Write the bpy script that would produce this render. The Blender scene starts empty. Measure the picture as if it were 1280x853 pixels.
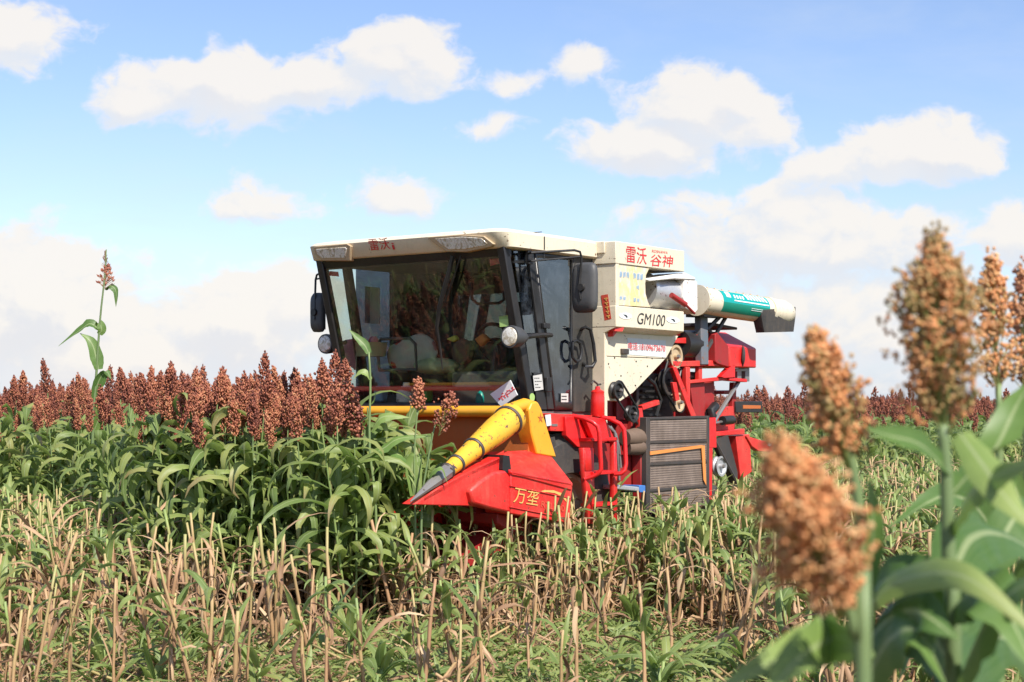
import bpy, bmesh, math, random
import numpy as np
from mathutils import Vector, Matrix

random.seed(11)
RNG = np.random.default_rng(7)
scene = bpy.context.scene
COL = scene.collection
R = math.radians

# ------------------------------------------------------------------ camera, sky, sun, exposure
EYE = 1.705
FPX = 2000.0                      # focal length in pixels of the 1280 px wide photograph
cam_data = bpy.data.cameras.new('camera')
cam = bpy.data.objects.new('camera', cam_data)
COL.objects.link(cam)
cam.location = (0, 0, EYE)
cam.rotation_euler = (R(90), 0, 0)
cam_data.sensor_width = 36
cam_data.lens = 36 * FPX / 1280
cam_data.shift_y = 73.5 / 1280
cam_data.clip_start = 0.05
cam_data.clip_end = 9000
cam_data.dof.use_dof = True
cam_data.dof.focus_distance = 13.2
cam_data.dof.aperture_fstop = 6.0
scene.camera = cam

SUN_EL, SUN_DIR = R(47), Vector((0.46, -0.80, 0))      # where the sun stands
SUN_DIR.normalize()
sd = Vector((SUN_DIR.x * math.cos(SUN_EL), SUN_DIR.y * math.cos(SUN_EL), math.sin(SUN_EL)))
sun_data = bpy.data.lights.new('sun', 'SUN')
sun_data.energy = 5.0
sun_data.angle = R(0.6)
sun_data.color = (1.0, 0.94, 0.84)
sun = bpy.data.objects.new('sun', sun_data)
COL.objects.link(sun)
sun.rotation_euler = sd.to_track_quat('Z', 'Y').to_euler()

scene.view_settings.view_transform = 'Standard'
scene.view_settings.look = 'None'
scene.view_settings.gamma = 1
scene.view_settings.exposure = 0.55
scene.render.engine = 'CYCLES'
scene.cycles.use_denoising = True
scene.cycles.max_bounces = 8
scene.cycles.transparent_max_bounces = 12
scene.cycles.caustics_reflective = False
scene.cycles.caustics_refractive = False

world = bpy.data.worlds.new('World')
scene.world = world
world.use_nodes = True
WT = world.node_tree
WT.nodes.clear()


class NT:
    """small helper to write node trees"""
    def __init__(self, tree):
        self.t = tree

    def n(self, kind, **kw):
        nd = self.t.nodes.new(kind)
        for k, v in kw.items():
            setattr(nd, k, v)
        return nd

    def put(self, sock, val):
        if isinstance(val, bpy.types.NodeSocket):
            self.t.links.new(val, sock)
        elif val is not None:
            sock.default_value = val

    def math(self, op, a, b=None, c=None, clamp=False):
        nd = self.n('ShaderNodeMath', operation=op, use_clamp=clamp)
        self.put(nd.inputs[0], a)
        if b is not None:
            self.put(nd.inputs[1], b)
        if c is not None:
            self.put(nd.inputs[2], c)
        return nd.outputs[0]

    def vmath(self, op, a, b=None, c=None):
        nd = self.n('ShaderNodeVectorMath', operation=op)
        self.put(nd.inputs[0], a)
        if b is not None:
            self.put(nd.inputs[1], b)
        if c is not None:
            self.put(nd.inputs[2], c)
        return nd.outputs['Value'] if op in ('LENGTH', 'DOT_PRODUCT', 'DISTANCE') else nd.outputs[0]

    def noise(self, vec, scale, detail=4, rough=0.55, dist=0.0, col=False):
        nd = self.n('ShaderNodeTexNoise')
        if vec is not None:
            self.put(nd.inputs['Vector'], vec)
        nd.inputs['Scale'].default_value = scale
        nd.inputs['Detail'].default_value = detail
        nd.inputs['Roughness'].default_value = rough
        nd.inputs['Distortion'].default_value = dist
        return nd.outputs['Color' if col else 0]

    def mix(self, fac, a, b, mode='MIX'):
        nd = self.n('ShaderNodeMix', data_type='RGBA', blend_type=mode)
        self.put(nd.inputs[0], fac)
        self.put(nd.inputs[6], a)
        self.put(nd.inputs[7], b)
        return nd.outputs[2]

    def smooth(self, x, lo, hi, a=0.0, b=1.0):
        nd = self.n('ShaderNodeMapRange', interpolation_type='SMOOTHSTEP')
        self.put(nd.inputs[0], x)
        for i, v in enumerate((lo, hi, a, b)):
            nd.inputs[i + 1].default_value = v
        return nd.outputs[0]

    def ramp(self, fac, stops):
        nd = self.n('ShaderNodeValToRGB')
        el = nd.color_ramp.elements
        while len(el) > 1:
            el.remove(el[-1])
        el[0].position, el[0].color = stops[0][0], (*stops[0][1], 1)
        for p, c in stops[1:]:
            e = el.new(p)
            e.color = (*c, 1)
        self.put(nd.inputs[0], fac)
        return nd.outputs[0]

    def mapping(self, vec, scale=(1, 1, 1), loc=(0, 0, 0), rot=(0, 0, 0)):
        nd = self.n('ShaderNodeMapping')
        self.put(nd.inputs[0], vec)
        nd.inputs[1].default_value = loc
        nd.inputs[2].default_value = rot
        nd.inputs[3].default_value = scale
        return nd.outputs[0]


def build_sky():
    # cumulus banks: azimuth (tangent), elevation (tangent), half widths, weight
    banks = []
    for px, py, rx, ry, w in (
            (490, 78, 120, 52, 1.0), (400, 100, 110, 44, .9), (275, 112, 165, 58, 1.0), (170, 125, 80, 30, .8),
            (880, 135, 115, 62, 1.05), (815, 180, 130, 46, 1.0), (930, 165, 80, 50, .8),
            (1150, 195, 118, 54, 1.0), (1040, 215, 70, 34, .7), (1270, 290, 70, 60, .7),
            (40, 385, 170, 120, 1.35), (150, 440, 220, 75, 1.3), (300, 405, 140, 84, 1.35), (365, 385, 80, 66, 1.1), (95, 330, 70, 50, .7),
            (325, 250, 75, 36, .56), (487, 238, 54, 34, .56), (15, 45, 95, 60, .8), (728, 84, 46, 30, .46), (645, 96, 40, 24, .40),
            (615, 160, 60, 18, .42), (1000, 300, 280, 75, .74), (1060, 400, 340, 100, .55),
            (560, 420, 260, 70, .5)):
        banks.append(((px - 640) / FPX, (500 - py) / FPX, rx / FPX, ry / FPX, w))
    g = bpy.data.node_groups.new('cumulus', 'ShaderNodeTree')
    g.interface.new_socket('Vector', in_out='INPUT', socket_type='NodeSocketVector')
    g.interface.new_socket('Density', in_out='OUTPUT', socket_type='NodeSocketFloat')
    k = NT(g)
    gi, go = k.n('NodeGroupInput'), k.n('NodeGroupOutput')
    vec = gi.outputs[0]
    warp = k.vmath('SUBTRACT', k.noise(vec, 14, 3, .6, col=True), (0.5, 0.5, 0.5))
    vec2 = k.vmath('MULTIPLY_ADD', warp, (0.045, 0.03, 0), vec)
    best = None
    for u, v, ru, rv, w in banks:
        a = k.vmath('MULTIPLY_ADD', vec2, (1 / ru, 1 / rv, 0), (-u / ru, -v / rv, 0))
        d = k.math('MULTIPLY', k.math('SUBTRACT', 1.0, k.vmath('LENGTH', a)), w)
        best = d if best is None else k.math('SMOOTH_MAX', best, d, 0.12)
    puff = k.noise(k.vmath('MULTIPLY', vec2, (1, 1.35, 1)), 26, 7, .58)
    puff = k.math('SUBTRACT', puff, 0.5)
    dens = k.math('MULTIPLY_ADD', puff, 1.55, best)
    k.put(go.inputs[0], dens)

    k = NT(WT)
    tc = k.n('ShaderNodeTexCoord').outputs['Generated']
    sep = k.n('ShaderNodeSeparateXYZ')
    k.put(sep.inputs[0], tc)
    yy = k.math('MAXIMUM', k.math('ABSOLUTE', sep.outputs[1]), 0.06)
    u = k.math('DIVIDE', sep.outputs[0], yy)
    v = k.math('DIVIDE', sep.outputs[2], yy)
    com = k.n('ShaderNodeCombineXYZ')
    k.put(com.inputs[0], u)
    k.put(com.inputs[1], v)
    k.put(com.inputs[2], k.math('MULTIPLY', k.math('GREATER_THAN', sep.outputs[1], 0.0), 3.0))
    uv = com.outputs[0]
    def dens(vec):
        nd = k.n('ShaderNodeGroup')
        nd.node_tree = g
        k.put(nd.inputs[0], vec)
        return nd.outputs[0]
    d0 = dens(uv)
    d1 = dens(k.vmath('ADD', uv, (0.006, 0.012, 0)))
    cover = k.smooth(d0, -0.02, 0.32)
    relief = k.math('SUBTRACT', d0, d1)
    lit = k.smooth(relief, -0.22, 0.26)
    veil = k.noise(k.vmath('MULTIPLY', uv, (3.0, 8.5, 1)), 1.5, 6, .6, .4)
    veil = k.smooth(veil, 0.42, 0.80, 0.0, 0.34)
    sky = k.n('ShaderNodeTexSky', sky_type='NISHITA')
    sky.sun_disc = False
    sky.sun_elevation = SUN_EL
    sky.sun_rotation = math.atan2(sd.x, sd.y)
    sky.air_density = 1.0
    sky.dust_density = 0.6
    sky.ozone_density = 2.0
    shade_c = k.mix(k.smooth(d0, 0.0, 0.9), (4.1, 4.5, 5.05, 1), (4.45, 4.45, 4.6, 1))
    lit_c = (5.3, 5.05, 4.75, 1)
    cloud = k.mix(lit, shade_c, lit_c)
    cloud = k.mix(k.smooth(k.noise(uv, 18, 4), .3, .7, 0, .35), cloud, lit_c)
    skyc = k.vmath('MULTIPLY', sky.outputs[0], (.90, .89, 1.0))
    base = k.mix(veil, skyc, (3.8, 4.3, 4.95, 1))
    base = k.mix(k.smooth(v, 0.12, 0.0, 0.0, 0.5), base, (3.2, 3.9, 5.1, 1))
    col = k.mix(k.math('MULTIPLY', cover, 0.93), base, cloud)
    bg = k.n('ShaderNodeBackground')
    bg.inputs[1].default_value = 0.125
    k.put(bg.inputs[0], col)
    out = k.n('ShaderNodeOutputWorld')
    k.put(out.inputs[0], bg.outputs[0])


build_sky()

# ------------------------------------------------------------------ mesh helpers


class MB:
    """collects vertices and faces (with uv, tint and material index) for ONE mesh"""
    def __init__(self):
        self.v, self.f, self.m, self.uv, self.t = [], [], [], [], []

    def add(self, verts, faces, mat=0, uv=None, tint=0.5):
        b = len(self.v)
        self.v += [tuple(p) for p in verts]
        self.uv += uv if uv else [(0.5, 0.5)] * len(verts)
        self.t += tint if isinstance(tint, list) else [tint] * len(verts)
        for f in faces:
            self.f.append(tuple(i + b for i in f))
            self.m.append(mat)

    def box(self, lo, hi, mat=0):
        x0, y0, z0 = lo
        x1, y1, z1 = hi
        x0, x1 = min(x0, x1), max(x0, x1)
        y0, y1 = min(y0, y1), max(y0, y1)
        z0, z1 = min(z0, z1), max(z0, z1)
        self.add([(x0, y0, z0), (x1, y0, z0), (x1, y1, z0), (x0, y1, z0), (x0, y0, z1), (x1, y0, z1), (x1, y1, z1), (x0, y1, z1)],
                 [(0, 3, 2, 1), (4, 5, 6, 7), (0, 1, 5, 4), (1, 2, 6, 5), (2, 3, 7, 6), (3, 0, 4, 7)], mat)

    def prism(self, pts, off, mat=0):
        """outline (3D points) swept by the vector off"""
        n = len(pts)
        a = [Vector(p) for p in pts]
        b = [p + Vector(off) for p in a]
        nrm = Vector((0, 0, 0))
        for i in range(n):
            nrm += a[i].cross(a[(i + 1) % n])
        flip = nrm.dot(Vector(off)) > 0
        f = [tuple(range(n)), tuple(range(2 * n - 1, n - 1, -1))] + [((i + 1) % n, i, n + i, n + (i + 1) % n) for i in range(n)]
        if flip:
            f = [tuple(reversed(q)) for q in f]
        self.add(a + b, f, mat)

    def tube(self, path, r, seg=10, mat=0, cap=True, tint=0.5):
        P = [Vector(p) for p in path]
        rs = r if isinstance(r, (list, tuple)) else [r] * len(P)
        prev = None
        verts, faces = [], []
        for i, p in enumerate(P):
            t = (P[min(i + 1, len(P) - 1)] - P[max(i - 1, 0)]).normalized()
            if prev is None:
                a = t.orthogonal().normalized()
            else:
                a = (prev - t * prev.dot(t)).normalized()
            prev = a
            b = t.cross(a)
            for k in range(seg):
                q = 2 * math.pi * k / seg
                verts.append(p + (a * math.cos(q) + b * math.sin(q)) * rs[i])
        for i in range(len(P) - 1):
            for k in range(seg):
                faces.append((i * seg + k, i * seg + (k + 1) % seg, (i + 1) * seg + (k + 1) % seg, (i + 1) * seg + k))
        if cap:
            faces.append(tuple(range(seg - 1, -1, -1)))
            faces.append(tuple((len(P) - 1) * seg + k for k in range(seg)))
        self.add(verts, faces, mat, tint=tint)

    def lathe(self, c, axis, prof, seg=28, mat=0):
        """prof: list of (distance along axis, radius)"""
        ax = Vector(axis).normalized()
        a = ax.orthogonal().normalized()
        b = ax.cross(a)
        c = Vector(c)
        verts, faces = [], []
        for s, r in prof:
            for k in range(seg):
                q = 2 * math.pi * k / seg
                verts.append(c + ax * s + (a * math.cos(q) + b * math.sin(q)) * max(r, 1e-4))
        for i in range(len(prof) - 1):
            for k in range(seg):
                faces.append((i * seg + k, i * seg + (k + 1) % seg, (i + 1) * seg + (k + 1) % seg, (i + 1) * seg + k))
        faces.append(tuple(range(seg - 1, -1, -1)))
        faces.append(tuple((len(prof) - 1) * seg + k for k in range(seg)))
        self.add(verts, faces, mat)

    def loft(self, rings, mat=0, cap=True):
        n = len(rings[0])
        verts = [p for r in rings for p in r]
        faces = []
        for i in range(len(rings) - 1):
            for k in range(n):
                faces.append((i * n + k, i * n + (k + 1) % n, (i + 1) * n + (k + 1) % n, (i + 1) * n + k))
        if cap:
            faces.append(tuple(range(n - 1, -1, -1)))
            faces.append(tuple((len(rings) - 1) * n + k for k in range(n)))
        self.add(verts, faces, mat)

    def ribbon(self, pts, widths, side, fold=0.25, mat=0, tint=0.5, twist=0.0):
        """leaf blade: a strip with a folded midrib; side = direction across"""
        P = [Vector(p) for p in pts]
        n = len(P)
        verts, uv, faces, tn = [], [], [], []
        side = Vector(side).normalized()
        for i, p in enumerate(P):
            t = (P[min(i + 1, n - 1)] - P[max(i - 1, 0)]).normalized()
            s = side - t * side.dot(t)
            s = s.normalized() if s.length > 1e-4 else t.orthogonal().normalized()
            if twist:
                s = Matrix.Rotation(twist * i / (n - 1), 3, t) @ s
            up = s.cross(t)
            w = widths[i] * 0.5
            wave = math.sin(i * 2.1 + w * 90) * 0.12 * w
            verts += [p - s * w + up * (fold * w + wave), p, p + s * w + up * (fold * w - wave)]
            vv = i / (n - 1)
            uv += [(0, vv), (0.5, vv), (1, vv)]
            tt = tint(vv) if callable(tint) else tint
            tn += [tt] * 3
        for i in range(n - 1):
            a, b = i * 3, i * 3 + 3
            faces += [(a, a + 1, b + 1, b), (a + 1, a + 2, b + 2, b + 1)]
        self.add(verts, faces, mat, uv, tn)

    def mesh(self, name, mats):
        return arrays_to_mesh(name, self.arrays(), mats)

    def arrays(self):
        V = np.array(self.v, dtype=np.float32).reshape(-1, 3)
        tot = np.array([len(f) for f in self.f], dtype=np.int32)
        L = np.array([i for f in self.f for i in f], dtype=np.int32)
        return dict(V=V, tot=tot, L=L, M=np.array(self.m, dtype=np.int32), UV=np.array(self.uv, dtype=np.float32).reshape(-1, 2),
                    T=np.array(self.t, dtype=np.float32))


def arrays_to_mesh(name, A, mats, smooth=True):
    me = bpy.data.meshes.new(name)
    me.vertices.add(len(A['V']))
    me.vertices.foreach_set('co', A['V'].ravel())
    me.loops.add(len(A['L']))
    me.loops.foreach_set('vertex_index', A['L'])
    me.polygons.add(len(A['tot']))
    st = np.zeros(len(A['tot']), dtype=np.int32)
    st[1:] = np.cumsum(A['tot'])[:-1]
    me.polygons.foreach_set('loop_start', st)
    me.polygons.foreach_set('material_index', A['M'])
    me.polygons.foreach_set('use_smooth', np.full(len(A['tot']), smooth, dtype=bool))
    uvl = me.uv_layers.new(name='UVMap')
    uvl.data.foreach_set('uv', A['UV'][A['L']].ravel())
    at = me.attributes.new('tint', 'FLOAT', 'POINT')
    at.data.foreach_set('value', A['T'])
    for m in mats:
        me.materials.append(m)
    me.update(calc_edges=True)
    return me


def merge(pieces):
    """pieces: list of (arrays, 4x4 numpy) -> one set of arrays"""
    V, tot, L, M, UV, T = [], [], [], [], [], []
    base = 0
    for A, X in pieces:
        V.append(A['V'] @ X[:3, :3].T.astype(np.float32) + X[:3, 3].astype(np.float32))
        tot.append(A['tot'])
        L.append(A['L'] + base)
        M.append(A['M'])
        UV.append(A['UV'])
        T.append(A['T'])
        base += len(A['V'])
    return dict(V=np.concatenate(V), tot=np.concatenate(tot), L=np.concatenate(L), M=np.concatenate(M), UV=np.concatenate(UV), T=np.concatenate(T))


def link(name, me, parent=None):
    o = bpy.data.objects.new(name, me)
    COL.objects.link(o)
    if parent:
        o.parent = parent
    return o


def build(mb, name, mats, parent=None, bevel=0.0, sharp=40, seg=2, recalc=False):
    mats = mats if isinstance(mats, (list, tuple)) else [mats]
    me = mb.mesh(name, mats)
    if recalc:
        bm = bmesh.new()
        bm.from_mesh(me)
        bmesh.ops.recalc_face_normals(bm, faces=bm.faces)
        bm.to_mesh(me)
        bm.free()
    me.set_sharp_from_angle(angle=R(sharp))
    o = link(name, me, parent)
    if bevel:
        b = o.modifiers.new('bevel', 'BEVEL')
        b.width = bevel
        b.segments = seg
        b.limit_method = 'ANGLE'
        b.angle_limit = R(35)
        b.harden_normals = False
    return o


def tag(o, label, cat, group=None, kind=None):
    o['label'] = label
    o['category'] = cat
    if group:
        o['group'] = group
    if kind:
        o['kind'] = kind
    return o


def empty(name, loc=(0, 0, 0), rz=0.0):
    o = bpy.data.objects.new(name, None)
    COL.objects.link(o)
    o.location = loc
    o.rotation_euler = (0, 0, rz)
    o.empty_display_size = 0.2
    return o


# ------------------------------------------------------------------ materials
MATS = {}


def mat_begin(name):
    m = bpy.data.materials.new(name)
    m.use_nodes = True
    m.node_tree.nodes.clear()
    k = NT(m.node_tree)
    out = k.n('ShaderNodeOutputMaterial')
    MATS[name] = m
    return m, k, out


def paint(name, col, rough=0.4, dust=0.25, dustcol=(0.30, 0.22, 0.14), metallic=0.0, scale=1.0, chips=0.0, chipcol=(0.10, 0.05, 0.03), coat=0.0, streak=0.5, bump=0.02):
    """painted or plastic surface with dust, runs, small chips and slight unevenness"""
    m, k, out = mat_begin(name)
    oc = k.n('ShaderNodeTexCoord').outputs['Object']
    b = k.n('ShaderNodeBsdfPrincipled')
    n1 = k.noise(oc, 2.2 * scale, 6, .62)
    n2 = k.noise(k.mapping(oc, (11 * scale, 11 * scale, 1.1 * scale)), 2.0, 5, .6)
    n3 = k.noise(oc, 60 * scale, 3, .6)
    d = k.math('ADD', k.math('MULTIPLY', k.smooth(n1, .38, .75), 0.6), k.math('MULTIPLY', k.smooth(n2, .5, .78), streak))
    d = k.math('MULTIPLY', k.math('ADD', d, k.math('MULTIPLY', k.smooth(n3, .45, .75), .35)), dust, clamp=True)
    tone = k.mix(k.smooth(n1, .3, .7), (col[0] * .9, col[1] * .9, col[2] * .9, 1), (*[min(1, c * 1.06) for c in col], 1))
    c = k.mix(d, tone, (*dustcol, 1))
    if chips:
        n4 = k.noise(oc, 21 * scale, 6, .7)
        c = k.mix(k.smooth(n4, .66 - .1 * chips, .69 - .1 * chips), c, (*chipcol, 1))
    k.put(b.inputs['Base Color'], c)
    k.put(b.inputs['Roughness'], k.math('ADD', k.math('MULTIPLY', d, .5), rough, clamp=True))
    b.inputs['Metallic'].default_value = metallic
    if coat:
        b.inputs['Coat Weight'].default_value = coat
        b.inputs['Coat Roughness'].default_value = 0.15
    if bump:
        bp = k.n('ShaderNodeBump')
        bp.inputs['Strength'].default_value = 0.35
        bp.inputs['Distance'].default_value = bump
        k.put(bp.inputs['Height'], k.math('ADD', k.noise(oc, 3.5, 2), k.math('MULTIPLY', n3, .04)))
        k.put(b.inputs['Normal'], bp.outputs[0])
    k.put(out.inputs[0], b.outputs[0])
    return m


paint('cream', (0.72, 0.645, 0.49), .42, .30, (0.30, 0.22, 0.12), chips=.25, chipcol=(.13, .07, .04))
paint('cream_dusty', (0.50, 0.38, 0.24), .5, .55, (0.25, 0.15, 0.07))
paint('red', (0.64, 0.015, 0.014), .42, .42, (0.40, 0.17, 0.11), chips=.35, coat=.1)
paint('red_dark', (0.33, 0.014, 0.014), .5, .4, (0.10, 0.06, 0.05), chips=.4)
paint('red_bright', (0.66, 0.012, 0.014), .42, .12, (.35, .12, .08), chips=.1, coat=.2)
paint('yellow', (0.78, 0.36, 0.022), .4, .25, (0.30, 0.18, 0.06), chips=.15)
paint('yellow_worn', (0.76, 0.42, 0.03), .42, .3, (0.30, 0.18, 0.06), chips=.8, chipcol=(.07, .05, .045))
paint('rust_panel', (0.48, 0.12, 0.025), .45, .5, (0.30, 0.14, 0.05))
paint('black', (0.014, 0.014, 0.015), .42, .18, (0.12, 0.10, 0.08))
paint('black_satin', (0.02, 0.02, 0.021), .3, .12, (0.10, 0.085, 0.07))
paint('rubber', (0.035, 0.034, 0.033), .75, .5, (0.16, 0.12, 0.085), bump=.04)
paint('plastic_grey', (0.055, 0.057, 0.06), .5, .25, (0.14, 0.12, 0.10))
paint('grey_steel', (0.30, 0.29, 0.28), .42, .5, (0.18, 0.13, 0.09), metallic=.6, chips=.4)
paint('dark_steel', (0.075, 0.07, 0.068), .5, .5, (0.16, 0.10, 0.065), metallic=.5)
paint('zinc', (0.55, 0.56, 0.58), .38, .35, (0.25, 0.2, 0.15), metallic=.55, chips=.4)
paint('white_paint', (0.78, 0.76, 0.72), .4, .35, (0.35, 0.28, 0.2), chips=.5, chipcol=(.22, .12, .08))
paint('blue_grey', (0.11, 0.16, 0.20), .5, .5, (0.25, 0.11, 0.06), chips=.6, chipcol=(.22, .09, .04))
paint('teal', (0.0, 0.33, 0.31), .35, .25, (0.02, 0.15, 0.11), streak=.8)
paint('teal_dark', (0.0, 0.21, 0.14), .35, .2, (0.03, 0.12, 0.08))
paint('white_ink', (0.75, 0.80, 0.80), .5, .1)
paint('red_ink', (0.62, 0.022, 0.03), .5, .05, bump=0)
paint('black_ink', (0.03, 0.03, 0.032), .5, .05, bump=0)
paint('gold_ink', (0.72, 0.42, 0.12), .4, .05, bump=0)
paint('paper', (0.55, 0.55, 0.53), .6, .4, bump=0)
paint('plate_white', (0.62, 0.66, 0.66), .4, .2, bump=0)
paint('paper_red', (0.50, 0.045, 0.03), .6, .35, (.45, .15, .06), scale=9, bump=0)
paint('note_yellow', (0.62, 0.60, 0.10), .6, .1, bump=0)
paint('note_green', (0.35, 0.52, 0.16), .6, .1, bump=0)
paint('strap_orange', (0.70, 0.24, 0.05), .6, .2)
paint('extinguisher_red', (0.62, 0.012, 0.012), .25, .08, coat=.5)
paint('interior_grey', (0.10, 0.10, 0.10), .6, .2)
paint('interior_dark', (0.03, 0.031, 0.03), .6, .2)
paint('wood_brown', (0.32, 0.15, 0.07), .55, .3)
paint('basket_green', (0.42, 0.48, 0.27), .5, .15)
paint('plastic_green', (0.08, 0.42, 0.08), .4, .1)
paint('plastic_blue', (0.05, 0.18, 0.50), .4, .1)
paint('sky_blue', (0.25, 0.42, 0.62), .5, .1)
paint('towel_pink', (0.62, 0.24, 0.28), .9, .15, scale=3)
paint('bag_brown', (0.11, 0.07, 0.05), .7, .2)
paint('faint_gold', (0.66, 0.10, 0.05), .45, .05, bump=0)
paint('rim_dusty', (0.32, 0.25, 0.17), .6, .6, (0.14, 0.10, 0.07))
paint('stone_grey', (0.4, 0.4, 0.38), .7, .2)


def mat_floral():
    m, k, out = mat_begin('floral_cloth')
    oc = k.n('ShaderNodeTexCoord').outputs['Object']
    b = k.n('ShaderNodeBsdfPrincipled')
    vo = k.n('ShaderNodeTexVoronoi')
    k.put(vo.inputs['Vector'], k.mapping(oc, (1, 1, 1)))
    vo.inputs['Scale'].default_value = 6.5
    fl = k.smooth(k.math('ADD', vo.outputs['Distance'], k.math('MULTIPLY', k.noise(oc, 30, 3), .25)), .48, .40)
    pick = k.n('ShaderNodeSeparateColor')
    k.put(pick.inputs[0], vo.outputs['Color'])
    petal = k.mix(k.math('GREATER_THAN', pick.outputs[0], .5), (.62, .03, .03, 1), (.55, .25, .24, 1))
    c = k.mix(k.math('MULTIPLY', fl, k.math('GREATER_THAN', pick.outputs[1], .35)), (.62, .60, .52, 1), petal)
    k.put(b.inputs['Base Color'], c)
    b.inputs['Roughness'].default_value = .85
    k.put(out.inputs[0], b.outputs[0])


mat_floral()


def mat_glass(name, tint, refl=1.45, haze=0.05, dust_or_sky=(0.30, 0.27, 0.2)):
    """thin window pane: lets light through, mirrors by angle, a little dust on it, or a painted sky sheen on tinted panes"""
    m, k, out = mat_begin(name)
    oc = k.n('ShaderNodeTexCoord').outputs['Object']
    tr = k.n('ShaderNodeBsdfTransparent')
    tr.inputs[0].default_value = (*tint, 1)
    gl = k.n('ShaderNodeBsdfGlossy')
    gl.inputs['Roughness'].default_value = 0.02
    fr = k.n('ShaderNodeFresnel')
    gm = k.n('ShaderNodeNewGeometry')
    k.put(fr.inputs[0], k.math('MULTIPLY_ADD', gm.outputs['Backfacing'], 1 / refl - refl, refl))
    df = k.n('ShaderNodeBsdfDiffuse')
    df.inputs[0].default_value = (*dust_or_sky, 1)
    mx = k.n('ShaderNodeMixShader')
    k.put(mx.inputs[0], fr.outputs[0])
    k.put(mx.inputs[1], tr.outputs[0])
    k.put(mx.inputs[2], gl.outputs[0])
    mx2 = k.n('ShaderNodeMixShader')
    dd = k.math('MULTIPLY', k.math('ADD', k.smooth(k.noise(oc, 5, 6, .7), .4, .8), k.smooth(k.noise(k.mapping(oc, (30, 30, 3)), 3, 4), .55, .8)), haze)
    k.put(mx2.inputs[0], dd)
    k.put(mx2.inputs[1], mx.outputs[0])
    k.put(mx2.inputs[2], df.outputs[0])
    k.put(out.inputs[0], mx2.outputs[0])
    return m


mat_glass('windscreen_glass', (.86, .89, .84), 1.62, .08)
mat_glass('clear_glass', (.88, .92, .92), 1.45, .04)
mat_glass('tinted_glass', (.30, .35, .43), 2.4, .16, (.26, .31, .37))  # bluish film: sky reflection painted into the colour of the tinted panes


def mat_lens():
    m, k, out = mat_begin('lamp_lens')
    oc = k.n('ShaderNodeTexCoord').outputs['Object']
    b = k.n('ShaderNodeBsdfPrincipled')
    c = k.ramp(k.noise(oc, 16, 4, .7, 1.2), [(.3, (.16, .13, .09)), (.45, (.50, .43, .32)), (.56, (.76, .74, .68)), (.7, (.36, .28, .2))])
    k.put(b.inputs['Base Color'], c)
    b.inputs['Roughness'].default_value = .12
    b.inputs['Metallic'].default_value = .0
    b.inputs['Coat Weight'].default_value = .4
    b.inputs['Coat Roughness'].default_value = .04
    k.put(out.inputs[0], b.outputs[0])


mat_lens()


def mat_screen():
    """perforated radiator sheet: rows of small round holes"""
    m, k, out = mat_begin('perforated_sheet')
    oc = k.n('ShaderNodeTexCoord').outputs['Object']
    b = k.n('ShaderNodeBsdfPrincipled')
    sep = k.n('ShaderNodeSeparateXYZ')
    k.put(sep.inputs[0], oc)
    P = 0.021
    fx = k.math('SUBTRACT', k.math('FRACT', k.math('DIVIDE', sep.outputs[0], P)), .5)
    fz = k.math('SUBTRACT', k.math('FRACT', k.math('DIVIDE', sep.outputs[2], P)), .5)
    r = k.math('SQRT', k.math('ADD', k.math('MULTIPLY', fx, fx), k.math('MULTIPLY', fz, fz)))
    hole = k.smooth(r, .27, .35)
    n = k.noise(oc, 4, 6, .65)
    c = k.mix(k.smooth(n, .35, .7), (.19, .14, .11, 1), (.30, .23, .19, 1))
    c = k.mix(hole, (.03, .022, .02, 1), c)
    k.put(b.inputs['Base Color'], c)
    b.inputs['Roughness'].default_value = .6
    bp = k.n('ShaderNodeBump')
    bp.inputs['Strength'].default_value = .6
    bp.inputs['Distance'].default_value = .004
    k.put(bp.inputs['Height'], hole)
    k.put(b.inputs['Normal'], bp.outputs[0])
    k.put(out.inputs[0], b.outputs[0])


mat_screen()


def mat_poster():
    """washed-out printed notice pasted on the tank"""
    m, k, out = mat_begin('faded_print')
    oc = k.n('ShaderNodeTexCoord').outputs['Object']
    b = k.n('ShaderNodeBsdfPrincipled')
    y = k.smooth(k.noise(oc, 5, 5, .65), .42, .6)
    bl = k.smooth(k.noise(k.mapping(oc, (2.2, 1, 1)), 9, 5, .7), .5, .62)
    c = k.mix(y, (.66, .56, .40, 1), (.68, .56, .26, 1))
    c = k.mix(k.math('MULTIPLY', bl, .55), c, (.52, .58, .66, 1))
    k.put(b.inputs['Base Color'], c)
    b.inputs['Roughness'].default_value = .6
    k.put(out.inputs[0], b.outputs[0])


mat_poster()


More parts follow.
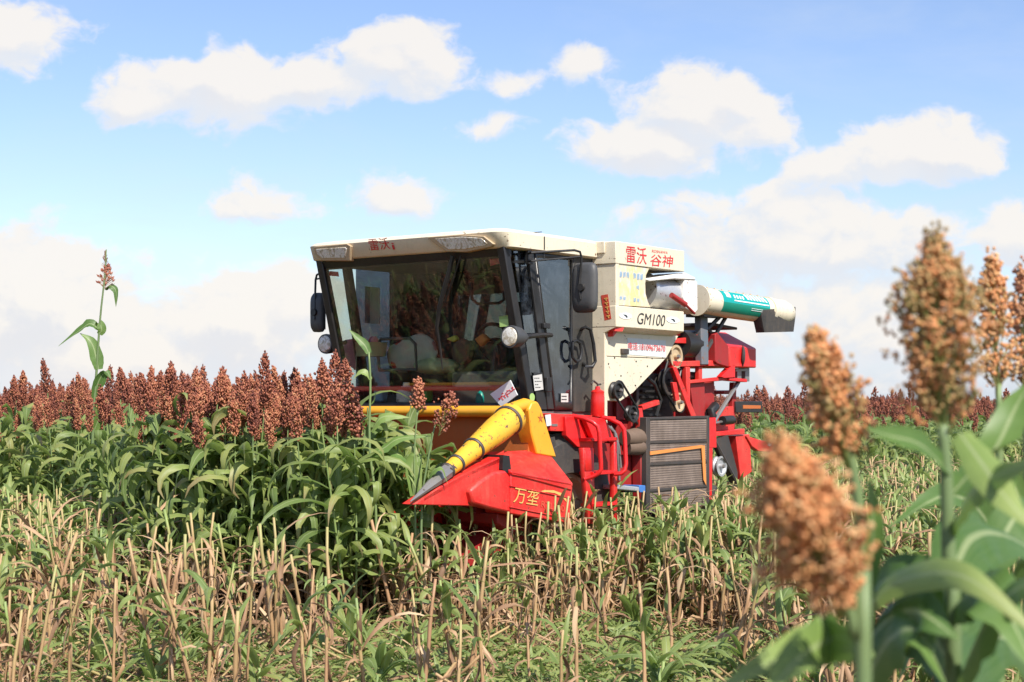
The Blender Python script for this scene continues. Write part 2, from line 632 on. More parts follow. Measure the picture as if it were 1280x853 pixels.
def mat_leaf(name, stops, trans=.46, rough=.48, rib=True, vary=.14):
    """leaf blade; the tint attribute runs from deep green to dry straw"""
    m, k, out = mat_begin(name)
    at = k.n('ShaderNodeAttribute')
    at.attribute_name = 'tint'
    oi = k.n('ShaderNodeObjectInfo')
    oc = k.n('ShaderNodeTexCoord').outputs['Object']
    uv = k.n('ShaderNodeUVMap').outputs[0]
    nz = k.noise(oc, 9, 5, .65)
    t = k.math('ADD', at.outputs['Fac'], k.math('MULTIPLY', k.math('SUBTRACT', nz, .5), .22))
    t = k.math('ADD', t, k.math('MULTIPLY', k.math('SUBTRACT', oi.outputs['Random'], .5), vary), clamp=True)
    c = k.ramp(t, stops)
    sp = k.n('ShaderNodeSeparateXYZ')
    k.put(sp.inputs[0], uv)
    if rib:
        a = k.math('ABSOLUTE', k.math('SUBTRACT', sp.outputs[0], .5))
        c = k.mix(k.smooth(a, .065, .035, 0, .65), c, (.44, .50, .26, 1))
        st = k.noise(k.mapping(uv, (46, 1.6, 1)), 1.0, 3, .6)
        c = k.mix(k.smooth(st, .4, .62, 0, .4), c, (.16, .24, .08, 1))
    b = k.n('ShaderNodeBsdfPrincipled')
    k.put(b.inputs['Base Color'], c)
    b.inputs['Roughness'].default_value = rough
    b.inputs['Specular IOR Level'].default_value = .5
    tr = k.n('ShaderNodeBsdfTranslucent')
    k.put(tr.inputs[0], k.mix(.5, c, (.20, .34, .05, 1), 'MIX') if trans > .3 else c)
    mx = k.n('ShaderNodeMixShader')
    mx.inputs[0].default_value = trans
    k.put(mx.inputs[1], b.outputs[0])
    k.put(mx.inputs[2], tr.outputs[0])
    k.put(out.inputs[0], mx.outputs[0])
    return m


LEAF_STOPS = [(0, (.08, .135, .042)), (.3, (.19, .265, .078)), (.5, (.33, .395, .115)), (.66, (.42, .42, .14)), (.8, (.40, .29, .14)), (1, (.30, .18, .095))]
mat_leaf('sorghum_leaf', LEAF_STOPS)
mat_leaf('broad_leaf', [(0, (.03, .08, .018)), (.3, (.085, .175, .035)), (.5, (.19, .30, .07)), (.66, (.32, .40, .12)), (.8, (.38, .30, .12)), (1, (.28, .18, .09))], trans=.34)
mat_leaf('dry_leaf', [(0, (.12, .065, .035)), (.45, (.33, .19, .105)), (.8, (.48, .31, .175)), (1, (.58, .42, .26))], trans=.2, rough=.7, rib=False)
mat_leaf('stalk', [(0, (.13, .19, .075)), (.3, (.24, .31, .09)), (.55, (.40, .29, .13)), (.8, (.37, .21, .11)), (1, (.28, .15, .08))], trans=.0, rough=.55, rib=False)
mat_leaf('seed', [(0, (.14, .040, .026)), (.35, (.31, .095, .055)), (.7, (.47, .175, .088)), (1, (.54, .28, .14))], trans=.12, rough=.6, rib=False, vary=.45)
mat_leaf('ripe_seed', [(0, (.27, .20, .075)), (.25, (.50, .32, .13)), (.5, (.64, .31, .125)), (.75, (.70, .29, .11)), (1, (.74, .47, .23))], trans=.15, rough=.55, rib=False)


def mat_ground():
    m, k, out = mat_begin('field_soil')
    oc = k.n('ShaderNodeTexCoord').outputs['Object']
    b = k.n('ShaderNodeBsdfPrincipled')
    n = k.noise(oc, 1.3, 8, .65)
    n2 = k.noise(oc, 45, 6, .7)
    c = k.ramp(n2, [(.3, (.06, .04, .024)), (.48, (.15, .10, .055)), (.6, (.27, .19, .10)), (.75, (.14, .15, .05))])
    c = k.mix(k.smooth(n, .4, .7, 0, .6), c, (.10, .12, .035, 1))
    k.put(b.inputs['Base Color'], c)
    b.inputs['Roughness'].default_value = .95
    bp = k.n('ShaderNodeBump')
    bp.inputs['Strength'].default_value = .8
    bp.inputs['Distance'].default_value = .03
    k.put(bp.inputs['Height'], n2)
    k.put(b.inputs['Normal'], bp.outputs[0])
    k.put(out.inputs[0], b.outputs[0])


mat_ground()
M = MATS

# ------------------------------------------------------------------ frame of the machine: x forward, y to its left side, z up
TH = R(37)
FW = (-math.sin(TH), -math.cos(TH))
LF = (math.cos(TH), -math.sin(TH))
MO = (-0.0195, 12.985)
MROT = math.atan2(FW[1], FW[0])


def on_side(px, py, c):
    """point of the machine's side plane y = c that the photograph shows at (px, py)"""
    a = (px - 640) / FPX
    x = (a * (MO[1] + c * LF[1]) - MO[0] - c * LF[0]) / (FW[0] - a * FW[1])
    Y = MO[1] + x * FW[1] + c * LF[1]
    return Vector((x, c, EYE - (py - 500) * Y / FPX))


def on_front(px, py, c):
    a = (px - 640) / FPX
    y = (a * (MO[1] + c * FW[1]) - MO[0] - c * FW[0]) / (LF[0] - a * LF[1])
    Y = MO[1] + c * FW[1] + y * LF[1]
    return Vector((c, y, EYE - (py - 500) * Y / FPX))


def to_world(p):
    return Vector((MO[0] + p[0] * FW[0] + p[1] * LF[0], MO[1] + p[0] * FW[1] + p[1] * LF[1], p[2]))


def to_local(X, Y):
    dx, dy = X - MO[0], Y - MO[1]
    return dx * FW[0] + dy * FW[1], dx * LF[0] + dy * LF[1]


def at(px, py, Y):
    """world point seen at (px, py) at the distance Y"""
    return Vector(((px - 640) / FPX * Y, Y, EYE - (py - 500) * Y / FPX))
# ------------------------------------------------------------------ the combine harvester
harv = empty('combine_harvester', (MO[0], MO[1], 0), MROT)
tag(harv, 'red and cream combine harvester with a glazed cab cutting into the standing sorghum', 'combine harvester')
S, T = on_side, on_front


def slab(px, c, thick, mb=None, mat=0):
    """side-on sheet or block: outline seen on the plane y = c, thickness going inwards"""
    mb = mb or MB()
    mb.prism([S(x, y, c) for x, y in px], (0, -thick, 0), mat)
    return mb


def lettering(body, ll, lr, ul, mat, parent, name='lettering', proud=0.004, bold=0.0):
    cu = bpy.data.curves.new('glyphs', 'FONT')
    cu.body = body
    cu.offset = bold
    ob = bpy.data.objects.new('glyphs', cu)
    COL.objects.link(ob)
    bpy.context.view_layer.update()
    me = bpy.data.meshes.new_from_object(ob.evaluated_get(bpy.context.evaluated_depsgraph_get()))
    bpy.data.objects.remove(ob)
    bpy.data.curves.remove(cu)
    co = np.empty(len(me.vertices) * 3, dtype=np.float32)
    me.vertices.foreach_get('co', co)
    co = co.reshape(-1, 3)
    lo, hi = co.min(0), co.max(0)
    q = (co[:, :2] - lo[:2]) / (hi[:2] - lo[:2])
    ll, lr, ul = Vector(ll), Vector(lr), Vector(ul)
    e1, e2 = lr - ll, ul - ll
    nrm = e1.cross(e2).normalized() * proud
    new = np.array(ll + nrm)[None] + q[:, :1] * np.array(e1)[None] + q[:, 1:] * np.array(e2)[None]
    me.vertices.foreach_set('co', new.astype(np.float32).ravel())
    me.name = name
    me.materials.clear()
    me.materials.append(mat)
    me.update()
    return link(name, me, parent)


def card(pts, mat, parent, name='sticker', proud=0.003, thick=0.002):
    P = [Vector(p) for p in pts]
    n = (P[1] - P[0]).cross(P[2] - P[1]).normalized()
    mb = MB()
    mb.prism([p + n * proud for p in P], -n * thick)
    return build(mb, name, mat, parent)


# ---- main body behind the tank (threshing housing)
bx0, bx1 = -1.45, S(884, 450, 0.0).x
mb = MB()
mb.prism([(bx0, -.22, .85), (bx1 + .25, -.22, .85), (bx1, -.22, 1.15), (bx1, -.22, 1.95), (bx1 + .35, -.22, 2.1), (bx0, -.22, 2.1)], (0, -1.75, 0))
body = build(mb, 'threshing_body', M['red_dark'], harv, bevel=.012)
mb = MB()
for z in (1.12, 1.32, 1.52, 1.72):
    mb.box((bx0 - .05, -.22, z), (bx1 + .3, -.185, z + .035))
for x in np.linspace(bx0 - .2, bx1 + .3, 6):
    mb.box((x, -.22, .9), (x + .045, -.175, 2.05))
build(mb, 'stiffener', M['red_dark'], body, bevel=.006)
# chassis beams and axle
mb = MB()
mb.box((.1, -.45, .86), (-4.0, -.62, 1.04))
mb.box((.1, -1.5, .86), (-4.0, -1.67, 1.04))
mb.box((-.6, -.1, .62), (-.85, -2.0, .82))
mb.box((-3.45, -.5, .42), (-3.6, -1.7, .56))
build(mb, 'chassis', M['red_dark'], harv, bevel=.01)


def wheel(c, r, w, parent, left=1):
    root = bpy.data.objects.new('wheel', None)
    COL.objects.link(root)
    root.parent = parent
    root.location = c
    mb = MB()
    prof = []
    for i in range(13):
        q = math.pi * i / 12
        prof.append((-w / 2 * math.cos(q), r - .09 + .09 * math.sin(q) ** .6 if 0 < i < 12 else r - .2))
    mb.lathe((0, 0, 0), (0, 1, 0), [(-w * .12, r * .5), (-w / 2, r * .56)] + prof + [(w / 2, r * .56), (w * .12, r * .5)], 48)
    for i in range(22):
        for s in (-1, 1):
            a = 2 * math.pi * (i + (.5 if s > 0 else 0)) / 22
            ca, sa = math.cos(a), math.sin(a)
            ca2, sa2 = math.cos(a + .22), math.sin(a + .22)
            rr = r + .035
            v = []
            for (cc, ss), y in (((ca, sa), s * .01), ((ca2, sa2), s * w * .47)):
                for d in (-.028, .028):
                    for q in (r - .06, rr):
                        v.append((cc * q - ss * d, y, ss * q + cc * d))
            mb.add(v, [(0, 1, 3, 2), (4, 6, 7, 5), (0, 4, 5, 1), (2, 3, 7, 6), (1, 5, 7, 3), (0, 2, 6, 4)])
    build(mb, 'tyre', M['rubber'], root, recalc=True)
    mb = MB()
    mb.lathe((0, 0, 0), (0, left, 0), [(-w * .3, r * .56), (w * .42, r * .58), (w * .42, r * .5), (w * .25, r * .44), (w * .2, r * .2), (w * .32, r * .18), (w * .32, .02)], 32)
    rim = build(mb, 'rim', M['rim_dusty'], root, sharp=30)
    mb = MB()
    for i in range(8):
        a = i * math.pi / 4
        mb.lathe((math.cos(a) * r * .3, left * w * .2, math.sin(a) * r * .3), (0, left, 0), [(0, .02), (.03, .02)], 6)
    build(mb, 'wheel_bolts', M['grey_steel'], rim)
    return root


wheel((-.72, -.12, .70), .70, .46, harv)
wheel((-.72, -1.98, .70), .70, .46, harv, -1)
wheel((-3.52, -.42, .46), .46, .3, harv)
wheel((-3.52, -1.72, .46), .46, .3, harv, -1)

# ---- cab
CZ0, CZ1 = 1.63, 2.95
CW = 2.10
xt, xb = .05, -.31          # front plane of the cab at the top and at the sill


def fx(z):                  # front plane leans back towards the sill
    return xb + (xt - xb) * (z - CZ0) / (CZ1 - CZ0)


mb = MB()
for y in (0, -CW):
    s = -1 if y == 0 else 1
    mb.prism([(xt + .03, y, CZ1), (xt - .045, y, CZ1), (xb - .06, y, CZ0), (xb + .03, y, CZ0)], (0, s * .075, 0))
mb.prism([(xt + .03, 0, CZ1), (xt - .02, 0, CZ1 - .09), (xt - .08, 0, CZ1 - .09), (xt - .08, 0, CZ1)], (0, -CW, 0))
mb.box((xb + .02, 0, CZ0 - .05), (xb - .06, -CW, CZ0 + .05))
cabframe = build(mb, 'cab_frame', M['black'], harv, bevel=.008)
# door post, rear posts and the dark rear corner panel
mb = MB()
hx0, hz0 = S(664, 312, .0).x, 0
dl = [S(660, 312, 0), S(667, 312, 0), S(693, 512, 0), S(685, 512, 0)]
mb.prism(dl, (0, -.06, 0))
build(mb, 'door_post', M['black_satin'], harv, bevel=.006)
mb = MB()
mb.prism([p + Vector((0, -CW + .06, 0)) for p in dl], (0, -.06, 0))
build(mb, 'door_post', M['black_satin'], harv, bevel=.006)
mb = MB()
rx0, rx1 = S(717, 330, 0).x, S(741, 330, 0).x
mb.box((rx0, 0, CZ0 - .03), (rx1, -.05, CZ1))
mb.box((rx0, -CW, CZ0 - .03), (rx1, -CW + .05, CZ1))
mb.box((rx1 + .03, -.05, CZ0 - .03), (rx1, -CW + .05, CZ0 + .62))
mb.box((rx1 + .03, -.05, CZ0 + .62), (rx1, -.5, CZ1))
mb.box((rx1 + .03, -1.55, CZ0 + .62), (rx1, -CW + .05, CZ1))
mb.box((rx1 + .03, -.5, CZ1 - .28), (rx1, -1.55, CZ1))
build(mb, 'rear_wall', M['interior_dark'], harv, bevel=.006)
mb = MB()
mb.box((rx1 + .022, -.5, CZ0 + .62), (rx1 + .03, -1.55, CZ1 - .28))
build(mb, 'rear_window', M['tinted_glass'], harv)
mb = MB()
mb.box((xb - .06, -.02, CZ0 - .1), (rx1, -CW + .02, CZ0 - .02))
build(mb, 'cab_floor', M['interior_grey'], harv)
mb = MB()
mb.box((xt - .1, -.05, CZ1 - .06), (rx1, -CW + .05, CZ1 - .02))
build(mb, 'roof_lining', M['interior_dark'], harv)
# glass
mb = MB()
mb.prism([(fx(CZ0 + .05) + .012, -.06, CZ0 + .05), (fx(CZ0 + .05) + .012, -CW + .06, CZ0 + .05), (fx(CZ1 - .08) + .012, -CW + .06, CZ1 - .08), (fx(CZ1 - .08) + .012, -.06, CZ1 - .08)], (-.006, 0, 0))
build(mb, 'windscreen', M['windscreen_glass'], harv)
q = [S(642, 314, -.02), S(661, 314, -.02), S(686, 512, -.02), S(669, 512, -.02)]
for y, g in ((0, 'tinted_glass'), (-CW + .03, 'clear_glass')):
    mb = MB()
    mb.prism([Vector((p.x, p.y + y, p.z)) for p in q], (0, -.006, 0))
    w = build(mb, 'quarter_window', M[g], harv)
    if y == 0:
        mb = MB()
        mb.prism([S(643, 326, -.012), S(662, 326, -.012), S(662, 329, -.012), S(643, 329, -.012)], (0, -.02, 0))
        build(mb, 'window_bar', M['black_satin'], w)
        mb = MB()
        mb.prism([S(667, 466, -.008), S(686, 466, -.008), S(690, 512, -.008), S(672, 512, -.008)], (0, -.01, 0))
        build(mb, 'lower_panel', M['black_satin'], w)
        card([S(666, 470, 0), S(677, 468, 0), S(679, 487, 0), S(668, 489, 0)][::-1], M['paper'], w, 'sticker')
        mb = MB()
        for i, (y_, n_) in enumerate(((472.5, 3), (476.5, 4), (480.5, 2), (484, 3))):
            for j in range(n_):
                a_ = 668 + j * 2.3 + i * .45
                mb.prism([S(a_, y_, .0045), S(a_ + 1.6, y_ - .2, .0045), S(a_ + 1.7, y_ + .9, .0045), S(a_ + .1, y_ + 1.1, .0045)], (0, -.001, 0))
        build(mb, 'worn_print', M['black_ink'], w, recalc=True)
        mb = MB()
        mb.lathe(S(665, 497, .002), (0, 1, 0), [(0, .035), (.003, .035)], 20)
        build(mb, 'sticker', M['note_green'], w)
# far side: window behind the second post, dark tint with a white sheet hung in it
mb = MB()
mb.box((rx0, -CW + .03, CZ0 + .05), (hx0 - .12, -CW + .037, CZ1 - .05))
build(mb, 'side_window', M['tinted_glass'], harv)
# door
mb = MB()
door_px = [(668, 312), (717, 316), (724, 400), (727, 512), (694, 513)]
dz = [S(x, y, 0) for x, y in door_px]
dz[1].x = dz[2].x = dz[3].x = rx0 + .008
mb.prism(dz, (0, -.035, 0))
inn = None
door = build(MB(), 'door', [M['black_satin']], harv)
ring_o = dz
cen = sum((p for p in dz), Vector()) / len(dz)
ring_i = [cen + (p - cen) * .90 for p in dz]
mb = MB()
n = len(dz)
vv = [p for p in ring_o] + [p for p in ring_i] + [p + Vector((0, -.035, 0)) for p in ring_o] + [p + Vector((0, -.035, 0)) for p in ring_i]
ff = []
for i in range(n):
    j = (i + 1) % n
    ff += [(i, j, n + j, n + i), (2 * n + j, 2 * n + i, 3 * n + i, 3 * n + j), (j, i, 2 * n + i, 2 * n + j), (n + i, n + j, 3 * n + j, 3 * n + i)]
mb.add(vv, ff)
door.data = mb.mesh('door', [M['black_satin']])
bm = bmesh.new(); bm.from_mesh(door.data); bmesh.ops.recalc_face_normals(bm, faces=bm.faces); bm.to_mesh(door.data); bm.free()
mb = MB()
mb.prism([p + Vector((0, -.012, 0)) for p in ring_i], (0, -.006, 0))
build(mb, 'glass', M['tinted_glass'], door)
for a, b in (((676, 404), (684, 411)), ((680, 472), (686, 490)), ((656, 312), (662, 331))):
    p, q_ = S(a[0], a[1], .0), S(b[0], b[1], .0)
    mb = MB()
    mb.box((p.x, .003, p.z), (q_.x, .035, q_.z))
    build(mb, 'hinge', M['black'], door, bevel=.004)
card([S(701, 492, 0), S(710, 492, 0), S(710, 503, 0), S(701, 503, 0)][::-1], M['paper'], door, 'sticker')
mb = MB()
for y_ in (495, 499):
    mb.prism([S(702, y_, .0045), S(708.5, y_, .0045), S(708.5, y_ + 1.2, .0045), S(702, y_ + 1.2, .0045)], (0, -.001, 0))
build(mb, 'worn_print', M['black_ink'], door, recalc=True)
mb = MB()
hp = [S(x, y, .045) for x, y in ((716, 428), (720, 426), (725, 429), (727, 440), (725, 450), (720, 452), (716, 447), (715, 437), (716, 428))]
mb.tube(hp, .014, 8)
build(mb, 'door_handle', M['black'], door)
mb = MB()
gp = [S(727, 412, .0), S(728, 411, .07), S(732, 409, .1), S(738, 412, .1), S(742, 430, .1), S(744, 452, .1), S(740, 459, .1), S(733, 458, .08), S(729, 455, .0)]
mb.tube(gp, .016, 8)
build(mb, 'grab_handle', M['black'], harv)

# roof: rounded lofted shell
def rr(x0, x1, y0, y1, r, z, front_drop=0.0, seg=6):
    pts = []
    for cx_, cy_, a0 in ((x0 - r, y0 - r, 0), (x1 + r, y0 - r, 90), (x1 + r, y1 + r, 180), (x0 - r, y1 + r, 270)):
        for i in range(seg + 1):
            a = R(a0 + 90 * i / seg)
            pts.append(Vector((cx_ + r * math.cos(a), cy_ + r * math.sin(a), z)))
    return pts


fr, bk = .145, -1.30
mb = MB()
rings = [rr(fr - .13, bk + .04, .0, -CW - .02, .10, CZ1 - .02), rr(fr - .07, bk + .01, .035, -CW - .055, .12, CZ1 - .018),
         rr(fr - .045, bk, .055, -CW - .075, .13, CZ1 - .005), rr(fr, bk, .055, -CW - .075, .13, CZ1 + .11),
         rr(fr - .03, bk + .02, .025, -CW - .045, .12, CZ1 + .135), rr(fr - .16, bk + .14, -.1, -CW + .08, .1, CZ1 + .16)]
mb.loft(rings)
roof = build(mb, 'cab_roof', M['cream'], harv, sharp=50, recalc=True)
mb = MB()
sx = S(681, 300, .06).x
mb.box((sx, .057, CZ1 + .0), (sx + .008, .062, CZ1 + .11))
mb.box((sx, .03, CZ1 + .146), (sx + .008, -CW, CZ1 + .152))
build(mb, 'seam', M['black'], roof)


def roof_x(z):              # face of the roof's front fascia
    return (fr - .045) + .045 * (z - CZ1 + .005) / .115


def fascia(px, py, proud=0.0):
    p = T(px, py, fr)
    p.x = roof_x(p.z) + proud
    return p


lettering('雷沃', fascia(461, 313), fascia(486, 311), fascia(461, 299), M['red_ink'], roof, proud=.006)
lettering('i', fascia(488.5, 311.5), fascia(491.5, 311.5), fascia(488.5, 303.5), M['red_ink'], roof, proud=.006)
for outer, inner in (([(536, 297), (578, 294), (606, 295.5), (616, 305), (612, 308.5), (580, 315), (556, 314.5), (545, 306)],
                      [(546, 299), (580, 296.5), (603, 298), (609, 304.5), (606, 307), (580, 311.5), (560, 312), (552, 306)]),
                     ([(394, 309), (436, 305), (440, 308), (434, 326), (400, 326), (394, 318)],
                      [(397, 312), (433, 309.5), (435, 311), (430, 322.5), (402, 323), (397, 318)])):
    mb = MB()
    mb.prism([fascia(x, y, .03) for x, y in outer], (-.11, 0, 0))
    hl = build(mb, 'light_housing', M['cream_dusty'], roof, bevel=.006, recalc=True)
    mb = MB()
    mb.prism([fascia(x, y, .036) for x, y in inner], (-.02, 0, 0))
    build(mb, 'lens', M['lamp_lens'], hl, bevel=.004, recalc=True)

# wiper
mb = MB()
wp = [T(566, 320, .085), T(560, 345, .07), T(549, 385, .01), T(546, 410, -.02), T(551, 440, -.08), T(553, 462, -.11)]
mb.tube(wp, [.02, .022, .02, .016, .011, .006], 6)
mb.tube([T(576, 320, .085), T(568, 345, .06), T(556, 378, .0)], .008, 6)
build(mb, 'wiper', M['black'], harv)

# mirrors on tube brackets
def side_at(px, py, y):
    return S(px, py, y)


def mirror(pxc, pyc, y, w, h, arm, parent, thick=.07):
    c = S(pxc, pyc, y)
    mb = MB()
    rings = []
    for dx, k in ((.0, .90), (.012, 1.0), (.03, 1.0), (.055, .88), (.068, .6)):
        rg = []
        for i in range(24):
            a = 2 * math.pi * i / 24
            ca, sa = math.cos(a), math.sin(a)
            e = .42
            yy = w / 2 * k * math.copysign(abs(ca) ** e, ca)
            zz = h / 2 * k * math.copysign(abs(sa) ** e, sa)
            rg.append(Vector((c.x + dx, c.y + yy, c.z + zz)))
        rings.append(rg)
    mb.loft(rings)
    mi = build(mb, 'mirror', M['plastic_grey'], parent, sharp=50, recalc=True)
    mb = MB()
    mb.box((c.x - .004, c.y - w * .42, c.z - h * .43), (c.x + .001, c.y + w * .42, c.z + h * .43))
    build(mb, 'mirror_glass', M['grey_steel'], mi)
    mb = MB()
    for path, r in arm:
        mb.tube(path, r, 8)
    mb.lathe((c.x + .06, c.y, c.z), (1, 0, 0), [(0, .035), (.03, .03)], 12)
    build(mb, 'mirror_arm', M['black'], mi)
    return mi


my_ = .30
c0 = S(733, 360, my_)
mirror(733, 360, my_, .25, .42, [([S(658, 318, .0), S(664, 316, .08), S(718, 313, my_ - .02), S(725, 315, my_), S(727, 322, my_), c0 + Vector((.08, -.02, 0)), c0 + Vector((.07, -.01, -.1))], .010),
                             ([S(658, 327, .0), S(664, 326.5, .08), S(725, 321, my_)], .008), ([S(680, 315.3, .13), S(680, 325, .13)], .006)], harv)


def far(px, py, y=-2.33):
    return S(px, py, y)


c1 = far(400, 391)
mirror(400, 391, -2.33, .16, .36, [([far(407, 337, -2.12), far(396, 344), far(394.5, 350), far(393, 400)], .010), ([far(407, 347, -2.12), far(396, 349)], .008), ([far(393, 391), c1 + Vector((.07, 0, 0))], .009)], harv)


# work lamps on both front posts
def lamp(px, py, c, r, ln, parent, arm):
    p = S(px, py, c)
    mb = MB()
    mb.lathe(p, (-1, 0, 0), [(0, r * .9), (.0, r), (.02, r * 1.04), (ln * .55, r * .92), (ln, r * .45), (ln * 1.1, r * .3)], 24)
    lp = build(mb, 'work_lamp', M['plastic_grey'], parent, sharp=35)
    mb = MB()
    mb.lathe(p + Vector((.001, 0, 0)), (1, 0, 0), [(0, r * .86), (.008, r * .8), (.014, r * .4)], 24)
    build(mb, 'lens', M['lamp_lens'], lp)
    mb = MB()
    mb.tube([p + Vector((-ln * .9, 0, 0))] + arm, .02, 8)
    build(mb, 'bracket', M['black'], lp)


lamp(637, 421, .13, .088, .2, harv, [S(675, 419, .07), S(689, 419, .0)])
lamp(406, 430, -CW - .12, .088, .2, harv, [S(432, 428, -CW)])

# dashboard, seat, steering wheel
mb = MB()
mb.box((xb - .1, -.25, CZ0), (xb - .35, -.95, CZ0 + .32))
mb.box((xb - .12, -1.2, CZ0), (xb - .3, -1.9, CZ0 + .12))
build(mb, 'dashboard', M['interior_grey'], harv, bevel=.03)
mb = MB()
mb.tube([T(440, 486, -.33), T(655, 486, -.33)], .016, 8)
build(mb, 'cross_bar', M['wood_brown'], harv)
mb = MB()
st = Vector((xb - .32, -.62, CZ0 + .55))
mb.tube([st + Vector((math.sin(a) * .07, math.cos(a) * .2, math.sin(a) * .18)) for a in np.linspace(0, 2 * math.pi, 25)], .016, 8)
for a in (0.5, 2.6, 4.7):
    mb.tube([st, st + Vector((math.sin(a) * .07, math.cos(a) * .2, math.sin(a) * .18))], .012, 6)
mb.tube([st, st + Vector((.1, 0, -.5))], .03, 8)
build(mb, 'steering_wheel', M['black'], harv)
mb = MB()
mb.box((-.78, -.36, CZ0 + .1), (-1.15, -.86, CZ0 + .35))
mb.box((-1.05, -.36, CZ0 + .35), (-1.17, -.86, CZ0 + .95))
build(mb, 'seat', M['interior_dark'], harv, bevel=.05, seg=3)

# red flags, notes, mirror inside the windscreen
for px in ([(611, 322), (624, 323), (624, 330), (619, 331), (613, 333)], [(412, 339), (423, 340), (424, 346), (412, 345)]):
    card([T(x, y, fx(2.85) - .03) for x, y in px][::-1], M['red_bright'], harv, 'pennant')
card([T(624, 396, -.1), T(635, 394, -.1), T(636, 408, -.1), T(625, 409, -.1)][::-1], M['note_green'], harv, 'sticker')
mb = MB()
pts = [T(x, y, -.5) for x, y in ((588, 352), (592, 347), (626, 344), (630, 350), (630, 375), (624, 379), (597, 380), (590, 374))]
mb.tube(pts + [pts[0]], .014, 6)
build(mb, 'inside_frame', M['black'], harv)

# ---- grain tank
TY, TL = .235, .115
tx0 = S(770, 380, TY).x
tx1 = S(855, 400, TY).x
ztop, zh = S(773, 302, TY).z, S(769, 328.7, TY).z
zg1, zg0 = S(770, 382, TY).z, S(770, 408.6, TY).z
zl = S(758, 416, TL).z
# front wall of the tank, stepped in below the bevel
mb = MB()
prof = [(-2.15, CZ0 - .05), (TL, CZ0 - .18), (TL, zl), (TY, zg0), (TY, ztop - .01), (-2.15, ztop - .01)]
mb.prism([(tx0, y, z) for y, z in prof], (-.05, 0, 0))
tank = build(mb, 'grain_tank', M['cream'], harv, bevel=.006, recalc=True)
mb = MB()
mb.box((tx0 - .05, -.30, CZ0), (tx1 + .03, -2.1, ztop - .04))
build(mb, 'tank_core', M['cream_dusty'], tank, bevel=.006)
mb = MB()
mb.prism([(tx0 + .012, TY + .004, zh - .005), (tx0 + .012, TY + .004, ztop), (tx1, TY + .004, ztop), (tx1, TY + .004, zh - .005)], (0, -.42, 0))
mb.box((tx0 + .03, TY - .1, ztop - .10), (tx0 + .012, -2.1, ztop + .004))
hood = build(mb, 'tank_rim', M['cream'], tank, bevel=.006)
lettering('雷沃', S(782.5, 328, TY + .004), S(808, 331, TY + .004), S(782.5, 307, TY + .004), M['red_ink'], hood)
lettering('谷神', S(812, 332.5, TY + .004), S(840, 334.5, TY + .004), S(813.5, 317.5, TY + .004), M['red_ink'], hood)
lettering('ROSHAWA', S(814.5, 315.6, TY + .004), S(834, 317.8, TY + .004), S(815, 312.2, TY + .004), M['red_ink'], hood)
# middle panel with the curved cut-out for the unloading elbow
mb = MB()
slab([(770, 329.5), (811.5, 335.5), (807.5, 344), (806.5, 355), (807, 367), (810, 378), (813, 384), (770, 381.5)], TY - .006, .12, mb)
mp = build(mb, 'side_panel', M['faded_print'], tank, recalc=True)
mb = MB()
random.seed(5)
for row, (y0, n_, h_) in enumerate(((339, 7, 9), (354, 4, 6), (370, 6, 6))):
    for i in range(n_):
        x = 775 + i * 4.3 + (8 if row == 1 else 0)
        if random.random() < .2:
            continue
        yy = y0 + (x - 775) * .13
        for j in range(3):
            a = x + j * 1.1
            mb.prism([S(a, yy + random.uniform(0, 2), TY - .003), S(a + .6, yy + .1, TY - .003), S(a + .6, yy + h_ * random.uniform(.6, 1), TY - .003), S(a, yy + h_ * .8, TY - .003)], (0, -.002, 0))
build(mb, 'worn_print', M['sky_blue'], mp)
# panel with the type name
mb = MB()
slab([(770, 382), (855, 389.6), (855, 415), (770, 408.6)], TY + .002, .36, mb)
gp_ = build(mb, 'name_panel', M['cream'], tank, bevel=.006, recalc=True)
lettering('GM100', S(795.5, 405, TY + .002), S(830, 408, TY + .002), S(797.5, 391, TY + .002), M['black_ink'], gp_)
for x, y in ((782, 395.2), (841.5, 400.5)):
    mb = MB()
    mb.prism([S(x + 8 * math.cos(a), y + 3.8 * math.sin(a) + .06 * 8 * math.cos(a), TY + .006) for a in np.linspace(0, 2 * math.pi, 24, endpoint=False)], (0, -.003, 0))
    em = build(mb, 'emblem', M['white_ink'], gp_, recalc=True)
    mb = MB()
    mb.prism([S(x - 3.5, y - 2, TY + .008), S(x + 1, y - 1.6, TY + .008), S(x + 3, y + 1.4, TY + .008), S(x + 1.5, y + 2.4, TY + .008), S(x - .5, y + 0, TY + .008)], (0, -.003, 0))
    build(mb, 'emblem_mark', M['black_ink'], em, recalc=True)
# sloping underside and the lower wall with its diagonal edge
mb = MB()
A = [S(770, 408.6, TY), S(855, 415, TY)]
B = [Vector((A[1].x + .02, TL, zl)), Vector((A[0].x, TL, zl))]
mb.prism([A[0], A[1], B[0], B[1]], (0, -.03, -.004))
build(mb, 'sloping_panel', M['cream'], tank, recalc=True)
mb = MB()
slab([(758.5, 415), (848, 420), (841.5, 432), (832.5, 448.4), (758.5, 445.3)], TL + .004, .3, mb)
up = build(mb, 'upper_wall', M['cream'], tank, bevel=.004, recalc=True)
mb = MB()
slab([(758.5, 446), (831.5, 449), (791.5, 491), (775, 502), (758.5, 501)], TL, .3, mb)
lw = build(mb, 'lower_wall', M['cream'], tank, bevel=.004, recalc=True)
mb = MB()
for x, y in ((809, 458), (801, 471), (794, 482), (776, 470), (770, 484), (764, 481), (764, 492), (757.5 + 3, 455), (795, 452), (828, 447), (768, 447.6), (815, 448.2)):
    mb.lathe(S(x, y, TL), (0, 1, 0), [(0, .008), (.006, .006)], 8)
build(mb, 'rivets', M['black'], lw)
